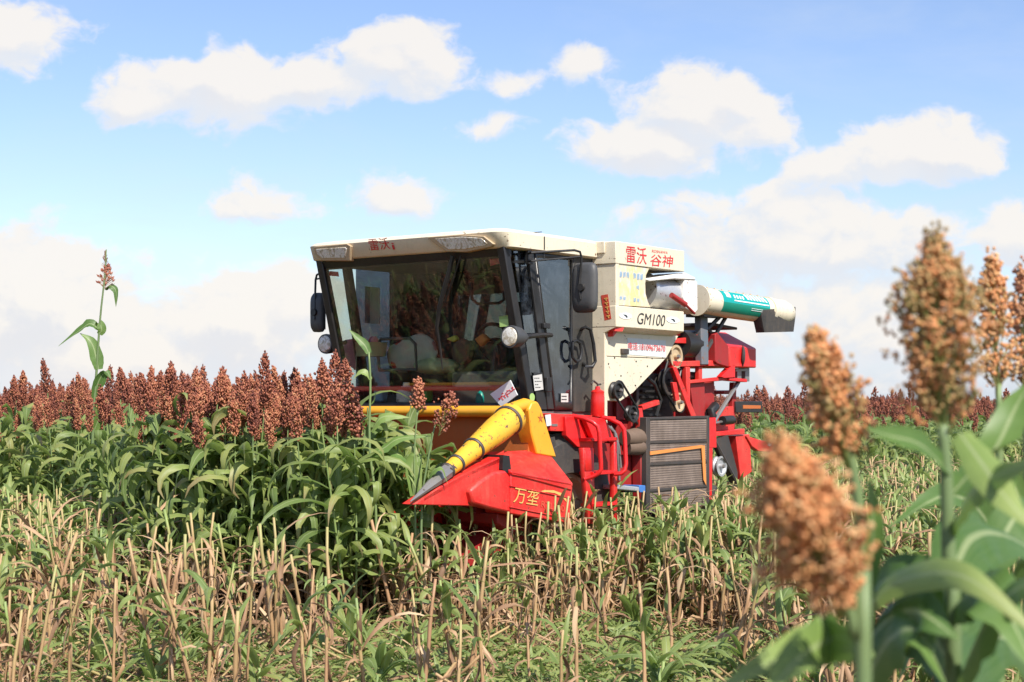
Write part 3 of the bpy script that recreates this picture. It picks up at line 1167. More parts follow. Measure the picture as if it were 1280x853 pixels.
card([S(784, 422.5, TL + .004), S(832, 426, TL + .004), S(832, 447, TL + .004), S(784, 443.5, TL + .004)][::-1], M['plate_white'], up, 'notice')
lettering('电话:18109673670', S(785, 437.5, TL + .008), S(831, 440.4, TL + .008), S(785, 427.8, TL + .008), M['red_ink'], up, proud=.006)
mb = MB()
mb.prism([S(768.5, 414, TL + .1), S(778, 414.5, TL + .12), S(780, 409.5, TL + .12), S(769, 408.5, TL + .1)], (0, -.12, 0))
mb.prism([S(766.5, 421, TL + .06), S(772, 414.5, TL + .06), S(771, 413, TL + .06), S(766.5, 412, TL + .06)], (0, -.07, 0))
build(mb, 'red_marker', M['red'], up, recalc=True)
mb = MB()
mb.box(S(778.5, 436, TL + .03), S(783, 443, TL))
build(mb, 'latch', M['dark_steel'], up, bevel=.004)
card([T(751.5, 369.5, tx0), T(760, 368, tx0), T(764.5, 399, tx0), T(756, 401, tx0)][::-1], M['paper_red'], tank, 'paper_strip', proud=.004)
mb = MB()
for i in range(5):
    y = 373 + i * 5.4
    x = 755 + i * .75
    mb.prism([T(x, y, tx0 + .008), T(x + 4, y - .8, tx0 + .008), T(x + 4.3, y + .6, tx0 + .008), T(x + .4, y + 1.4, tx0 + .008)], (-.002, 0, 0))
    mb.prism([T(x + 1.6, y - .5, tx0 + .008), T(x + 2.6, y - .7, tx0 + .008), T(x + 3.2, y + 3.2, tx0 + .008), T(x + 2.2, y + 3.4, tx0 + .008)], (-.002, 0, 0))
build(mb, 'worn_print', M['gold_ink'], tank, recalc=True)

# ---- unloading elbow and tube
root = bpy.data.objects.new('unloading_auger', None)
COL.objects.link(root)
root.parent = harv
ey = .02
a0, a1 = S(813, 365, ey), S(852, 372, ey + .04)
ax = (a1 - a0)
mb = MB()
mb.lathe(a0 - ax * .25, ax, [(0, .165), (.05, .165), (.05, .15), (ax.length * 1.3, .15)], 32)
build(mb, 'elbow', M['zinc'], root, sharp=35)
mb = MB()
slab([(806, 349), (846, 342.5), (857, 341), (869, 347), (870, 350), (842, 349), (812, 352)], ey + .2, .3, mb)
build(mb, 'elbow_cover', M['white_paint'], root, bevel=.008, recalc=True)
mb = MB()
slab([(856, 347), (866, 347.5), (872, 353), (872.5, 388), (868, 393), (858, 386), (854, 372)], ey + .19, .36, mb)
build(mb, 'flange', M['white_paint'], root, bevel=.01, recalc=True)
mb = MB()
mb.tube([S(839, 369, ey + .2), S(857, 381, ey + .24)], .026, 10)
mb.tube([S(857, 381, ey + .24), S(868, 392, ey + .2)], .012, 8)
build(mb, 'ram', M['red_dark'], root)
t0, t1 = S(871, 375.5, .12), S(957, 388.5, .22)
ta = t1 - t0
TR = .128
mb = MB()
mb.lathe(t0, ta, [(0, TR + .02), (.015, TR + .02), (.016, TR), (ta.length, TR)], 40)
tube = build(mb, 'tube', M['cream'], root, sharp=35)
mb = MB()
axn = ta.normalized()
e1 = (Vector((0, 0, 1)) - axn * axn.z).normalized()
e2 = e1.cross(axn)
if (to_world(t0 + e2) - Vector((0, 0, EYE))).length > (to_world(t0) - Vector((0, 0, EYE))).length:
    e2 = -e2


def on_tube(s, a, rad):      # s along the tube, a = angle down from the top towards the viewer's side
    return t0 + axn * (s * ta.length) + (e1 * math.cos(a) + e2 * math.sin(a)) * rad


def wrap(mbx, s0, s1, a0_, a1_, rad, thick=.003, mat=0, nu=10, nv=12, skew=0.0):
    top, bot = [], []
    for i in range(nv + 1):
        a = a0_ + (a1_ - a0_) * i / nv
        for j in range(nu + 1):
            s = s0 + (s1 - s0) * j / nu + skew * (a - a0_)
            top.append(on_tube(s, a, rad))
            bot.append(on_tube(s, a, rad - thick))
    w = nu + 1
    N = len(top)
    f = []
    for i in range(nv):
        for j in range(nu):
            p = i * w + j
            f += [(p, p + 1, p + w + 1, p + w), (N + p + 1, N + p, N + p + w, N + p + w + 1)]
    for j in range(nu):
        f += [(j + 1, j, N + j, N + j + 1), (nv * w + j, nv * w + j + 1, N + nv * w + j + 1, N + nv * w + j)]
    for i in range(nv):
        f += [(i * w, (i + 1) * w, N + (i + 1) * w, N + i * w), ((i + 1) * w + nu, i * w + nu, N + i * w + nu, N + (i + 1) * w + nu)]
    mbx.add(top + bot, f, mat)


mb = MB()
wrap(mb, .22, .90, R(28), R(88), TR + .004)
bn = build(mb, 'banner', M['teal'], tube, recalc=True)
mb = MB()
wrap(mb, .22, .90, R(88), R(132), TR + .004)
build(mb, 'banner_foot', M['teal_dark'], bn, recalc=True)
mb = MB()
for i in range(7):
    wrap(mb, .55 + i * .045, .575 + i * .045, R(36), R(64), TR + .008, nu=1, nv=5, skew=.05)
wrap(mb, .27, .33, R(38), R(66), TR + .008, nu=3, nv=5)
for i in range(4):
    wrap(mb, .38 + i * .04, .40 + i * .04, R(50), R(66), TR + .008, nu=1, nv=4)
wrap(mb, .37, .88, R(74), R(79), TR + .008, nu=10, nv=2)
wrap(mb, .62, .88, R(98), R(100), TR + .008, nu=8, nv=1)
wrap(mb, .62, .88, R(106), R(108), TR + .008, nu=8, nv=1)
build(mb, 'worn_print', M['white_ink'], bn, recalc=True)
mb = MB()
for i in range(9):
    p = on_tube(.06 + i * .105, R(-10), TR)
    mb.lathe(p, e1, [(0, .01), (.02, .008)], 8)
mb.tube([on_tube(.02, R(-10), TR + .004), on_tube(.98, R(-10), TR + .004)], .008, 6)
for a in range(16):
    mb.lathe(on_tube(.02, 2 * math.pi * a / 16, TR), on_tube(.02, 2 * math.pi * a / 16, 1) - on_tube(.02, 2 * math.pi * a / 16, 0), [(0, .012), (.02, .01)], 6)
build(mb, 'bolts', M['cream_dusty'], tube)
# hooded end and rubber spout
e0 = t1 - axn * .02
mb = MB()
mb.lathe(e0, axn, [(0, TR + .012), (.05, TR + .012), (.05, TR + .004), (.30, TR + .004), (.41, TR - .02), (.44, TR - .07)], 36)
build(mb, 'end_hood', M['cream'], root, sharp=50)
mb = MB()
sp0 = S(965, 392, t1.y)
rings = []
for px_, k in (((945, 388, 989, 384), 1.0), ((946, 397, 989.5, 393), .98), ((950, 416, 987, 415), .9)):
    l_, r_ = S(px_[0], px_[1], t1.y + .05), S(px_[2], px_[3], t1.y + .05)
    rg = []
    for i in range(20):
        a = 2 * math.pi * i / 20
        ca, sa = math.cos(a), math.sin(a)
        e = .35
        mid = (l_ + r_) / 2
        hf = (r_ - l_) / 2
        yv = Vector((0, 1, 0)) * (.075 * k)
        rg.append(mid + hf * math.copysign(abs(ca) ** e, ca) + yv * math.copysign(abs(sa) ** e, sa))
    rings.append(rg)
mb.loft(rings)
build(mb, 'spout', M['rubber'], root, sharp=45, recalc=True)
mb = MB()
slab([(880, 392), (921, 395), (919, 397.5), (880, 396)], .16, .2, mb)
mb.tube([S(907, 397, .1), S(882, 440, .05)], .022, 6)
mb.tube([S(900, 396, .1), S(884, 412, .05)], .02, 6)
build(mb, 'cradle', M['dark_steel'], root, recalc=True)

# ---- frame, drives and hood behind the tank
PB = .02
mb = MB()
slab([(876, 396), (885, 396), (886, 456), (877, 456)], .08, .07, mb)
build(mb, 'support_post', M['blue_grey'], harv, bevel=.006, recalc=True)
mb = MB()
slab([(838, 417), (877, 413), (877, 418), (838, 421)], .0, .06, mb)
slab([(841, 424), (860, 422), (862, 430), (842, 429)], .06, .05, mb)
slab([(860, 422), (872, 418), (872, 425), (862, 430)], .06, .05, mb)
slab([(841, 452), (915, 450), (916, 457), (841, 459)], PB + .04, .08, mb)
slab([(886, 451), (900, 451), (900, 458), (886, 458)], PB + .06, .02, mb)
slab([(841, 459), (846, 459), (871, 521), (864, 521)], PB + .06, .05, mb)
slab([(858, 459), (863, 459), (863, 521), (858, 480)], PB + .05, .05, mb)
slab([(860, 476), (916, 470), (916, 475), (860, 480)], PB + .04, .06, mb)
slab([(857, 465), (862, 465), (862, 480), (857, 480)], PB + .02, .05, mb)
slab([(874, 459), (878, 459), (878, 476), (874, 476)], PB + .02, .05, mb)
fr_ = build(mb, 'rear_frame', M['red'], harv, bevel=.006, recalc=True)
mb = MB()
slab([(863, 480), (881, 478), (881, 523), (868, 523)], PB + .0, .06, mb)
slab([(881, 478), (893, 477), (893, 523), (881, 523)], PB - .06, .06, mb)
build(mb, 'side_plate', M['red_dark'], fr_, bevel=.005, recalc=True)
mb = MB()
slab([(902, 471), (916, 456), (919, 456), (919, 472), (905, 473)], PB + .08, .06, mb)
slab([(912, 472), (934, 474), (934, 478), (912, 476)], PB + .07, .1, mb)
build(mb, 'gusset', M['red_bright'], fr_, bevel=.004, recalc=True)
mb = MB()
slab([(920, 461), (937, 460), (937, 464), (920, 465)], PB + .0, .08, mb)
slab([(922, 464), (927, 464), (927, 477), (922, 477)], PB + .0, .08, mb)
slab([(932, 463), (937, 463), (937, 477), (932, 477)], PB + .0, .08, mb)
build(mb, 'rear_bracket', M['grey_steel'], fr_, bevel=.004, recalc=True)
# engine hood box: gabled cover with a latch
hy = .10
P = [(897, 452), (897, 416), (911.5, 434), (911.5, 459)]
x_f, x_m, x_r = S(893, 430, hy).x, S(911.5, 434, hy).x, S(945.5, 434, hy).x
zt, zm, zb = S(897, 414, hy).z + .0, S(911.5, 434, hy).z, S(912, 459, hy).z
mb = MB()
yin = -.62
v = [(x_m, hy, zb), (x_r, hy, zb), (x_r, hy, zm), (x_m, hy, zm),
     (x_m + .0, yin, zb), (x_r, yin, zb), (x_r, yin, zm), (x_m, yin, zm),
     (x_m + .12, hy - .3, zt + .02), (x_r + .1, hy - .3, zt + .02)]
mb.add(v, [(0, 1, 2, 3), (5, 4, 7, 6), (1, 5, 6, 9, 2), (4, 0, 3, 8, 7), (3, 2, 9, 8), (8, 9, 6, 7), (4, 5, 1, 0)])
hoodbox = build(mb, 'engine_hood', M['red'], harv, bevel=.012, recalc=True)
mb = MB()
slab([(894, 418), (897, 416), (911, 433), (911, 459), (897, 455), (894, 452)], hy + .006, .25, mb)
build(mb, 'hood_end', M['red_dark'], hoodbox, bevel=.006, recalc=True)
mb = MB()
mb.tube([S(929, 434, hy + .012), S(929.5, 441, hy + .02), S(929, 449, hy + .02), S(929, 455, hy + .012)], [.012, .018, .02, .01], 8)
mb.tube([S(928.5, 431, hy + .01), S(928.8, 458, hy + .004)], .006, 6)
build(mb, 'latch', M['dark_steel'], hoodbox)
mb = MB()
mb.prism([Vector((x_m + .25, hy - .05, zt + .05)), Vector((x_r + .3, hy - .05, zt + .03)), Vector((x_r + .3, hy - .05, zt + .055)), Vector((x_m + .25, hy - .05, zt + .085))], (0, -.6, 0))
build(mb, 'lid', M['dark_steel'], hoodbox, bevel=.006, recalc=True)


def pulley(px, py, y, r, parent, mat='dark_steel', w=.06, hub='grey_steel'):
    c = S(px, py, y)
    mb = MB()
    mb.lathe(c, (0, 1, 0), [(-w, r), (-w * .7, r), (-w * .45, r * .82), (-w * .2, r), (0, r), (0, r * .8), (-w * .3, r * .7), (-w * .3, r * .25), (w * .2, r * .22), (w * .2, .004)], 28)
    p = build(mb, 'pulley', M[mat], parent, sharp=30)
    mb = MB()
    mb.lathe(c + Vector((0, w * .2, 0)), (0, 1, 0), [(0, r * .2), (.02, r * .16)], 6)
    build(mb, 'hub', M[hub], p)
    return p


pulley(846, 446, .06, .11, harv, 'cream_dusty')
pulley(838, 478, -.02, .13, harv)
pulley(850, 503, .06, .09, harv, 'cream_dusty')
pulley(774, 488, TL + .07, .075, harv, 'black')
pulley(792, 517, TL + .05, .07, harv, 'black')
pulley(902.5, 583, .08, .1, harv, 'zinc')
pulley(884, 430, .0, .16, harv, 'dark_steel')
# drive belts
def belt(a, b, ra, rb, y, parent, r=.011):
    A, B = S(*a, y), S(*b, y)
    d = (B - A).normalized()
    n_ = Vector((-d.z, 0, d.x))
    mb = MB()
    path = []
    for k in range(9):
        t = -math.pi / 2 + math.pi * k / 8
        path.append(A + (-d * math.cos(t) + n_ * math.sin(t)) * ra)
    for k in range(9):
        t = math.pi / 2 - math.pi * k / 8
        path.append(B + (d * math.cos(t) + n_ * math.sin(t)) * rb)
    mb.tube(path + [path[0]], r, 6)
    build(mb, 'drive_belt', M['black'], parent)


belt((774, 488), (792, 517), .08, .075, TL + .04, harv)
belt((846, 446), (838, 478), .115, .135, .02, harv)
belt((838, 478), (850, 503), .13, .095, .04, harv)
mb = MB()
slab([(841, 478), (846, 478), (850, 500), (845, 502)], .1, .03, mb)
slab([(803, 507), (824, 500), (825, 506), (804, 513)], .05, .05, mb)
slab([(798, 512), (803, 510), (806, 536), (800, 538)], .14, .05, mb)
build(mb, 'tension_arm', M['red'], harv, bevel=.005, recalc=True)
# engine block with cooling louvres seen under the diagonal tank edge
mb = MB()
e_a, e_b = S(797, 520, -.12), S(842, 465, -.12)
mb.box((e_a.x, -.12, 1.2), (e_b.x, -.75, 1.95))
eng = build(mb, 'engine_block', M['dark_steel'], harv, bevel=.02)
mb = MB()
for i in range(7):
    z = 1.50 + i * .055
    mb.box((e_a.x - .03, -.118, z), (e_b.x + .18, -.085, z + .022))
build(mb, 'louvres', M['black'], eng)
mb = MB()
mb.tube([S(806, 470, .0), S(818, 480, .02), S(826, 500, .0), S(820, 520, -.02)], .018, 8)
build(mb, 'hose', M['black'], eng)
mb = MB()
mb.tube([S(786, 520, .1), S(800, 532, .12), S(806, 536, .12)], .014, 8)
build(mb, 'hose', M['black'], eng)
mb = MB()
mb.tube([S(848, 430, -.02), S(866, 430, -.05)], .13, 20)
build(mb, 'air_filter', M['black'], eng)
mb = MB()
mb.tube([S(855, 470, -.06), S(872, 470, -.06)], .04, 12)
build(mb, 'hose', M['black'], eng)
# air intake bundle in front of the screen
mb = MB()
mb.tube([S(781, 548, .12), S(794, 547, .14), S(808, 549, .12)], [.07, .085, .07], 14)
mb.tube([S(783, 560, .12), S(797, 559, .15), S(810, 560, .12)], [.06, .075, .05], 14)
build(mb, 'intake_hose', M['bag_brown'], harv)
# radiator screen
SY = .20
mb = MB()
slab([(808, 522), (813, 521.5), (813, 640), (808, 641)], SY + .01, .1, mb)
slab([(884, 520), (887, 520), (887, 630), (884, 631)], SY + .01, .1, mb)
slab([(813, 522), (884, 520), (884, 523), (813, 525)], SY + .012, .1, mb)
for a, b in ((551.5, 549.5), (579, 575.5), (612, 606)):
    slab([(813, a), (884, b), (884, b + 3), (813, a + 3.4)], SY + .012, .1, mb)
scr = build(mb, 'radiator_screen', M['dark_steel'], harv, bevel=.003, recalc=True)
for a, b, c_, d_ in ((525, 523, 551, 549), (555, 552.6, 578.6, 575), (582.5, 578.6, 611.6, 605.6), (615.5, 609, 641, 632)):
    mb = MB()
    slab([(813, a), (884, b), (884, d_), (813, c_)], SY + .002, .05, mb)
    build(mb, 'perforated_panel', M['perforated_sheet'], scr, recalc=True)
mb = MB()
slab([(813, 564.5), (878, 556.5), (879, 560), (813, 569)], SY + .018, .006, mb)
slab([(877, 558), (881, 557), (883, 607), (879.5, 600)], SY + .02, .006, mb)
build(mb, 'strap', M['strap_orange'], scr, recalc=True)
mb = MB()
slab([(801, 562), (808, 562), (808, 625), (802, 625)], .16, .1, mb)
slab([(775, 569), (801, 569), (801, 612), (776, 612)], .05, .4, mb)
build(mb, 'fuel_tank', M['red_dark'], harv, bevel=.01, recalc=True)
mb = MB()
slab([(887, 560), (891, 560), (890, 625), (886, 625)], .14, .06, mb)
slab([(886, 523), (895, 522), (896, 560), (886, 560)], .1, .06, mb)
build(mb, 'rear_guard', M['red_bright'], harv, bevel=.005, recalc=True)
mb = MB()
slab([(772, 606), (800, 609), (802, 615), (772, 612)], .26, .18, mb)
st_ = build(mb, 'foot_step', M['zinc'], harv, bevel=.01, recalc=True)
mb = MB()
slab([(799, 606.5), (807, 607), (807, 616), (800, 616)], .265, .17, mb)
build(mb, 'step_end', M['plastic_blue'], st_, bevel=.006, recalc=True)
# rear lower works
mb = MB()
slab([(891, 511), (917, 508), (918, 540), (890, 541)], -.04, .06, mb)
slab([(889, 541), (931, 536), (931, 543), (889, 546)], .04, .06, mb)
slab([(920, 545), (937, 543), (940, 590), (926, 600)], .02, .1, mb)
slab([(933, 545), (953, 551), (968, 553), (967, 566), (948, 564), (940, 558)], .04, .06, mb)
build(mb, 'chopper_housing', M['red'], harv, bevel=.006, recalc=True)
mb = MB()
slab([(893, 551), (910, 544), (922, 590), (922, 604), (918, 604)], .06, .05, mb)
mb.tube([S(893, 551, .07), S(921, 604, .07)], .02, 6)
build(mb, 'belt_guard', M['dark_steel'], harv, recalc=True)
mb = MB()
mb.tube([S(923, 478, .02), S(890, 531, .02)], .022, 6)
mb.tube([S(888, 530, .05), S(916, 525, .03)], .014, 6)
build(mb, 'strut', M['grey_steel'], harv)
mb = MB()
mb.tube([S(903, 526, .05), S(915, 525, .05)], .045, 14)
mb.tube([S(894, 508, .02), S(888, 515, .04), S(890, 522, .04)], .05, 10)
build(mb, 'knob', M['black'], harv)
mb = MB()
slab([(917, 478), (921, 478), (919, 536), (914, 536)], -.06, .05, mb)
slab([(905, 489), (918, 488), (918, 493), (905, 493)], -.04, .3, mb)
build(mb, 'rear_column', M['red_dark'], harv, bevel=.005, recalc=True)
mb = MB()
slab([(920, 502), (953, 502), (953, 516), (920, 516)], -.04, .05, mb)
rl = build(mb, 'rear_light_bar', M['black'], harv, bevel=.006, recalc=True)
mb = MB()
slab([(929, 506.5), (951, 507), (951, 511), (929, 511)], -.036, .01, mb)
build(mb, 'light_strip', M['rust_panel'], rl, recalc=True)
mb = MB()
slab([(960, 553), (965, 553.5), (964, 558), (960, 557)], .046, .005, mb)
build(mb, 'reflector', M['paper'], harv, recalc=True)

# ---- platform, ladder and rails
mb = MB()
slab([(688, 517), (770, 521), (770, 526), (688, 522)], .10, .6, mb)
slab([(688, 517.5), (717, 518), (717, 540), (688, 539)], .11, .05, mb)
plat = build(mb, 'platform', M['red'], harv, bevel=.005, recalc=True)
mb = MB()
slab([(690, 530), (697, 530), (697, 533), (690, 533)], .114, .004, mb)
build(mb, 'data_plate', M['grey_steel'], plat)
card([S(681, 519, .112), S(688, 518, .112), S(689, 532, .112), S(683, 533, .112)][::-1], M['plate_white'], plat)
mb = MB()
slab([(707, 521), (731, 520), (742, 548), (742, 560), (722, 559), (708, 545)], .14, .05, mb)
slab([(730, 520), (757, 524), (768, 548), (742, 549)], .2, .05, mb)
build(mb, 'side_shield', M['red_bright'], plat, bevel=.005, recalc=True)
lad = build(MB(), 'ladder', [M['red']], harv)
mb = MB()
slab([(729, 560), (742, 560), (744, 632), (748, 655), (736, 655)], .24, .05, mb)
slab([(768, 552), (772, 552), (772, 662), (768, 662)], .26, .05, mb)
slab([(731, 563), (740, 563), (740, 589), (732, 589)], .248, .01, mb)
lad.data = mb.mesh('ladder', [M['red']])
bm = bmesh.new(); bm.from_mesh(lad.data); bmesh.ops.recalc_face_normals(bm, faces=bm.faces); bm.to_mesh(lad.data); bm.free()
lad.modifiers.new('bevel', 'BEVEL').width = .004
for y, x0 in ((548, 740), (590, 742), (630, 744), (668, 748)):
    mb = MB()
    a_, b_ = S(x0, y, .27), S(772, y + .5, .27)
    mb.box((a_.x, .27, a_.z), (b_.x, .12, a_.z - .028))
    build(mb, 'ladder_step', M['red_bright'], lad, bevel=.004)
mb = MB()
slab([(742, 553), (768, 555), (769, 640), (746, 640)], .10, .02, mb)
build(mb, 'ladder_back', M['red_dark'], lad, recalc=True)
for pts in ([(716, 520, .12), (730, 523, .22), (741, 528, .31), (747, 533, .34), (749, 541, .35), (751, 578, .35), (751.5, 587, .35), (748, 592, .33), (741, 596, .28), (730, 599, .22)],
            [(749, 520.5, .14), (763, 524, .24), (775, 530, .33), (780, 537, .35), (781, 548, .36), (782.5, 580, .36), (781, 588, .36), (777, 592, .34), (768, 593, .28)]):
    mb = MB()
    mb.tube([S(*p) for p in pts], .019, 10)
    build(mb, 'handrail', M['red_bright'], harv)
mb = MB()
mb.tube([S(760, 533, .1), S(768, 540, .12), S(771, 552, .14), S(772, 575, .14), S(774, 600, .1)], .013, 8)
mb.tube([S(763, 533, .1), S(770, 543, .13), S(774, 560, .14), S(776, 585, .14)], .01, 8)
build(mb, 'hydraulic_hose', M['grey_steel'], harv)

# ---- header
HY, HI = .46, .24           # outer face of the left end, inner shoulder
HYR = -2.55                 # far end
hd = bpy.data.objects.new('header', None)
COL.objects.link(hd)
hd.parent = harv
# left end: nose, middle block, rear box with sloping shoulder
mb = MB()
nose = [(517, 631), (548, 610), (590, 588), (628, 570), (632, 590), (638, 600), (638, 641), (600, 633), (588, 633)]
mb.prism([S(x, y, HY - .03) for x, y in nose], (0, -.12, 0))
a_, b_, c_ = S(517, 631, HY - .03), S(560, 603, HY - .03), S(628, 570, HY - .03)
end = build(mb, 'end_divider', M['red'], hd, bevel=.008, recalc=True)
mb = MB()
top_o = [S(530, 621.5, HY - .03), S(590, 588, HY - .03), S(630, 571, HY - .03)]
top_i = [S(530, 621.5, HI) + Vector((.0, 0, .03)), S(590, 582, HI) + Vector((0, 0, .02)), S(630, 566, HI) + Vector((0, 0, .02))]
mb.add(top_o + top_i + [p + Vector((0, 0, -.03)) for p in top_o + top_i], [(0, 1, 4, 3), (1, 2, 5, 4), (7, 6, 9, 10), (8, 7, 10, 11), (1, 0, 6, 7), (2, 1, 7, 8), (3, 4, 10, 9), (4, 5, 11, 10), (0, 3, 9, 6), (5, 2, 8, 11)])
build(mb, 'divider_top', M['red'], end, recalc=True)
mb = MB()
slab([(588, 613), (600, 602), (618, 590), (632, 588), (639, 596), (639, 642), (612, 636), (592, 630)], HY + .02, .1, mb)
build(mb, 'cover_bulge', M['red'], end, bevel=.02, recalc=True)
mb = MB()
slab([(638.5, 590), (714, 604.5), (713, 655), (638.5, 642.5)], HY + .03, .25, mb)
box_ = build(mb, 'drive_cover', M['red'], hd, bevel=.01, recalc=True)
mb = MB()
so = [S(638.5, 590, HY + .03), S(714.5, 604.5, HY + .03)]
sd_ = [S(639, 592.5, HY + .042), S(714.5, 613, HY + .042), S(714.5, 604.5, HY + .042), S(639, 589, HY + .042)]
mb.prism(sd_, (0, -.03, 0))
si = [Vector((so[0].x - .02, HI - .06, S(632, 566, HI).z + .01)), Vector((S(690, 577, HI).x, HI - .06, S(632, 566, HI).z + .01))]
q0, q1 = [p + Vector((0, .012, 0)) for p in so]
mb.prism([q0, q1, si[1], si[0]], (0, 0, -.025))
mb.prism([q1, si[1], Vector((si[1].x - .12, HI - .06, so[1].z - .3)), Vector((so[1].x, HY, so[1].z - .35))], (.02, 0, 0))
build(mb, 'cover_shoulder', M['red'], box_, bevel=.006, recalc=True)
mb = MB()
for (x0, y0, x1, y1) in ((639, 607.5, 713.5, 623), (639, 634, 713, 649)):
    mb.prism([S(x0, y0 - 1, HY + .04), S(x1, y1 - 1, HY + .04), S(x1, y1 + 1, HY + .04), S(x0, y0 + 1, HY + .04)], (0, -.02, 0))
build(mb, 'swage', M['red'], box_, bevel=.006, recalc=True)
lettering('万垄', S(641, 628, HY + .033), S(671.5, 633, HY + .033), S(643.5, 608, HY + .033), M['gold_ink'], box_)
mb = MB()
sw = [S(x, y, HY + .035) for x, y in ((672, 616), (682, 613.5), (693, 614), (702, 617.5), (708, 624))]
for i in range(4):
    p, q_ = sw[i], sw[i + 1]
    wd = .006 + .004 * i
    mb.prism([p - Vector((0, 0, wd)), q_ - Vector((0, 0, wd + .006)), q_ + Vector((0, 0, .006)), p + Vector((0, 0, .003))], (0, -.003, 0))
build(mb, 'worn_print', M['gold_ink'], box_, recalc=True)
lettering('RTL200', S(676, 634, HY + .033), S(705, 640, HY + .033), S(676.5, 626, HY + .033), M['faint_gold'], box_)
card([Vector((0, 0, 0)) + q0.lerp(si[0], .45) + (q1 - q0) * t + Vector((0, 0, .006)) for t in (.52, .57)] + [q0.lerp(si[0], .75) + (q1 - q0) * t + Vector((0, 0, .006)) for t in (.58, .53)], M['gold_ink'], box_)
card([q0.lerp(si[0], f_) + (q1 - q0) * t + Vector((0, 0, .006)) for f_, t in ((.42, .42), (.55, .455), (.68, .42), (.55, .385))], M['paper'], box_)
mb = MB()
slab([(629, 569), (637, 570), (639, 588), (634, 592), (628, 587)], HY + .004, .2, mb)
build(mb, 'recess', M['black'], hd, recalc=True)
mb = MB()
slab([(622, 642), (652, 647), (652, 662), (640, 667), (622, 655)], HY - .1, .5, mb)
build(mb, 'skid', M['red_dark'], hd, bevel=.01, recalc=True)
# trough: floor, back wall, beams, far end
zt_, zb_ = S(600, 522, -.2).z, .72
xbk = .02
mb = MB()
mb.box((xbk, HI - .04, 1.08), (xbk - .03, HYR, 1.60))
build(mb, 'back_wall', M['rust_panel'], hd)
mb = MB()
mb.box((xbk + .06, HI - .04, 1.0), (xbk - .06, HYR, 1.09))
mb.box((xbk + .05, HI - .04, 1.6), (xbk - .05, HYR, 1.65))
build(mb, 'cross_beam', M['red'], hd, bevel=.008)
mb = MB()
mb.prism([(xbk, HI, .62), (.9, HI, .42), (1.0, HI, .45), (1.0, HI, .48), (.9, HI, .47), (xbk, HI, 1.02)], (0, HYR - HI, 0))
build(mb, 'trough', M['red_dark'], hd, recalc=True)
mb = MB()
mb.prism([(xbk - .1, HYR, .5), (.9, HYR, .45), (1.25, HYR, .75), (.7, HYR, 1.15), (xbk - .1, HYR, 1.3)], (0, -.12, 0))
build(mb, 'far_end', M['red'], hd, bevel=.01, recalc=True)
mb = MB()
mb.tube([(.42, HI, .82), (.42, HYR, .82)], .14, 20)
for i in range(160):
    a = i * .45
    y = HI - .05 - i * (HI - HYR - .1) / 160
    if i:
        mb.add([(.42 + math.cos(a0_) * .14, y0_, .82 + math.sin(a0_) * .14), (.42 + math.cos(a0_) * .26, y0_, .82 + math.sin(a0_) * .26),
                (.42 + math.cos(a) * .26, y, .82 + math.sin(a) * .26), (.42 + math.cos(a) * .14, y, .82 + math.sin(a) * .14)], [(0, 1, 2, 3)])
    a0_, y0_ = a, y
build(mb, 'feed_auger', M['red_dark'], hd)
for y in (-.35, -.95, -1.55, -2.1):
    mb = MB()
    mb.loft([[Vector((x, y + s * w, z)) for s, z in ((-1, z0), (1, z0), (.35, z1), (-.35, z1))] for x, w, z0, z1 in ((.55, .14, .5, 1.02), (.9, .12, .5, .96), (1.15, .07, .52, .8), (1.4, .012, .6, .66))])
    build(mb, 'row_divider', M['red'], hd, bevel=.01, recalc=True)
# yellow gathering tube across the header and the drive housing
mb = MB()
mb.tube([T(436, 514.5, .1), T(640, 514.5, .1)], .046, 18)
build(mb, 'gathering_tube', M['yellow'], hd)
YH = HI + .02
mb = MB()
o = [(661, 570), (652, 520), (651, 508), (655, 502.5), (664, 501), (672, 503), (677, 510), (696, 571)]
cpx = [(661.5, 512), (665, 503.5), (670, 502), (674, 505), (677, 511), (696, 572), (671, 568), (664, 540)]
mb.prism([S(x, y, YH) for x, y in cpx], (0, -.14, 0))
yh = build(mb, 'drive_housing', M['yellow'], hd, bevel=.012, recalc=True)
mb = MB()
ctr = S(676, 523, YH + .004)
st = []
for i in range(10):
    a = math.pi / 2 + i * math.pi / 5
    r_ = .042 if i % 2 == 0 else .014
    st.append(ctr + Vector((-math.cos(a) * r_, 0, math.sin(a) * r_)))
mb.prism(st, (0, -.003, 0))
build(mb, 'star_mark', M['rust_panel'], yh, recalc=True)
mb = MB()
mb.tube([S(667, 510, YH - .07), S(655, 506, YH - .07), S(643, 510, YH - .06), S(634, 518, YH - .04)], [.055, .052, .05, .06], 14)
build(mb, 'elbow_arm', M['yellow'], yh)
# cone roller that lays the tall stalks into the header
rc0, rc1 = S(640, 522, YH - .03), S(512, 628, HY - .02)
rax = rc1 - rc0
mb = MB()
LN = rax.length
mb.lathe(rc0, rax, [(-.0, .10), (.0, .122), (.05, .122), (.06, .112), (LN * .16, .110), (LN * .37, .086), (LN * .40, .080), (LN * .65, .052)], 26)
rol = build(mb, 'cone_roller', M['yellow_worn'], hd, sharp=30)
for f_, r_ in ((.035, .120), (.39, .086), (.645, .056), (.56, .066)):
    mb = MB()
    mb.lathe(rc0 + rax * f_, rax, [(0, r_), (.008, r_ + .006), (.022, r_ + .006), (.03, r_)], 26)
    build(mb, 'roller_ring', M['dark_steel'], rol)
mb = MB()
mb.lathe(rc0 + rax * .645, rax, [(0, .054), (LN * .02, .057), (LN * .07, .055), (LN * .35, .004)], 8)
build(mb, 'steel_tip', M['grey_steel'], rol, sharp=20)
mb = MB()
mb.box((-.9, -.6, .8), (-.05, -1.5, 1.5))
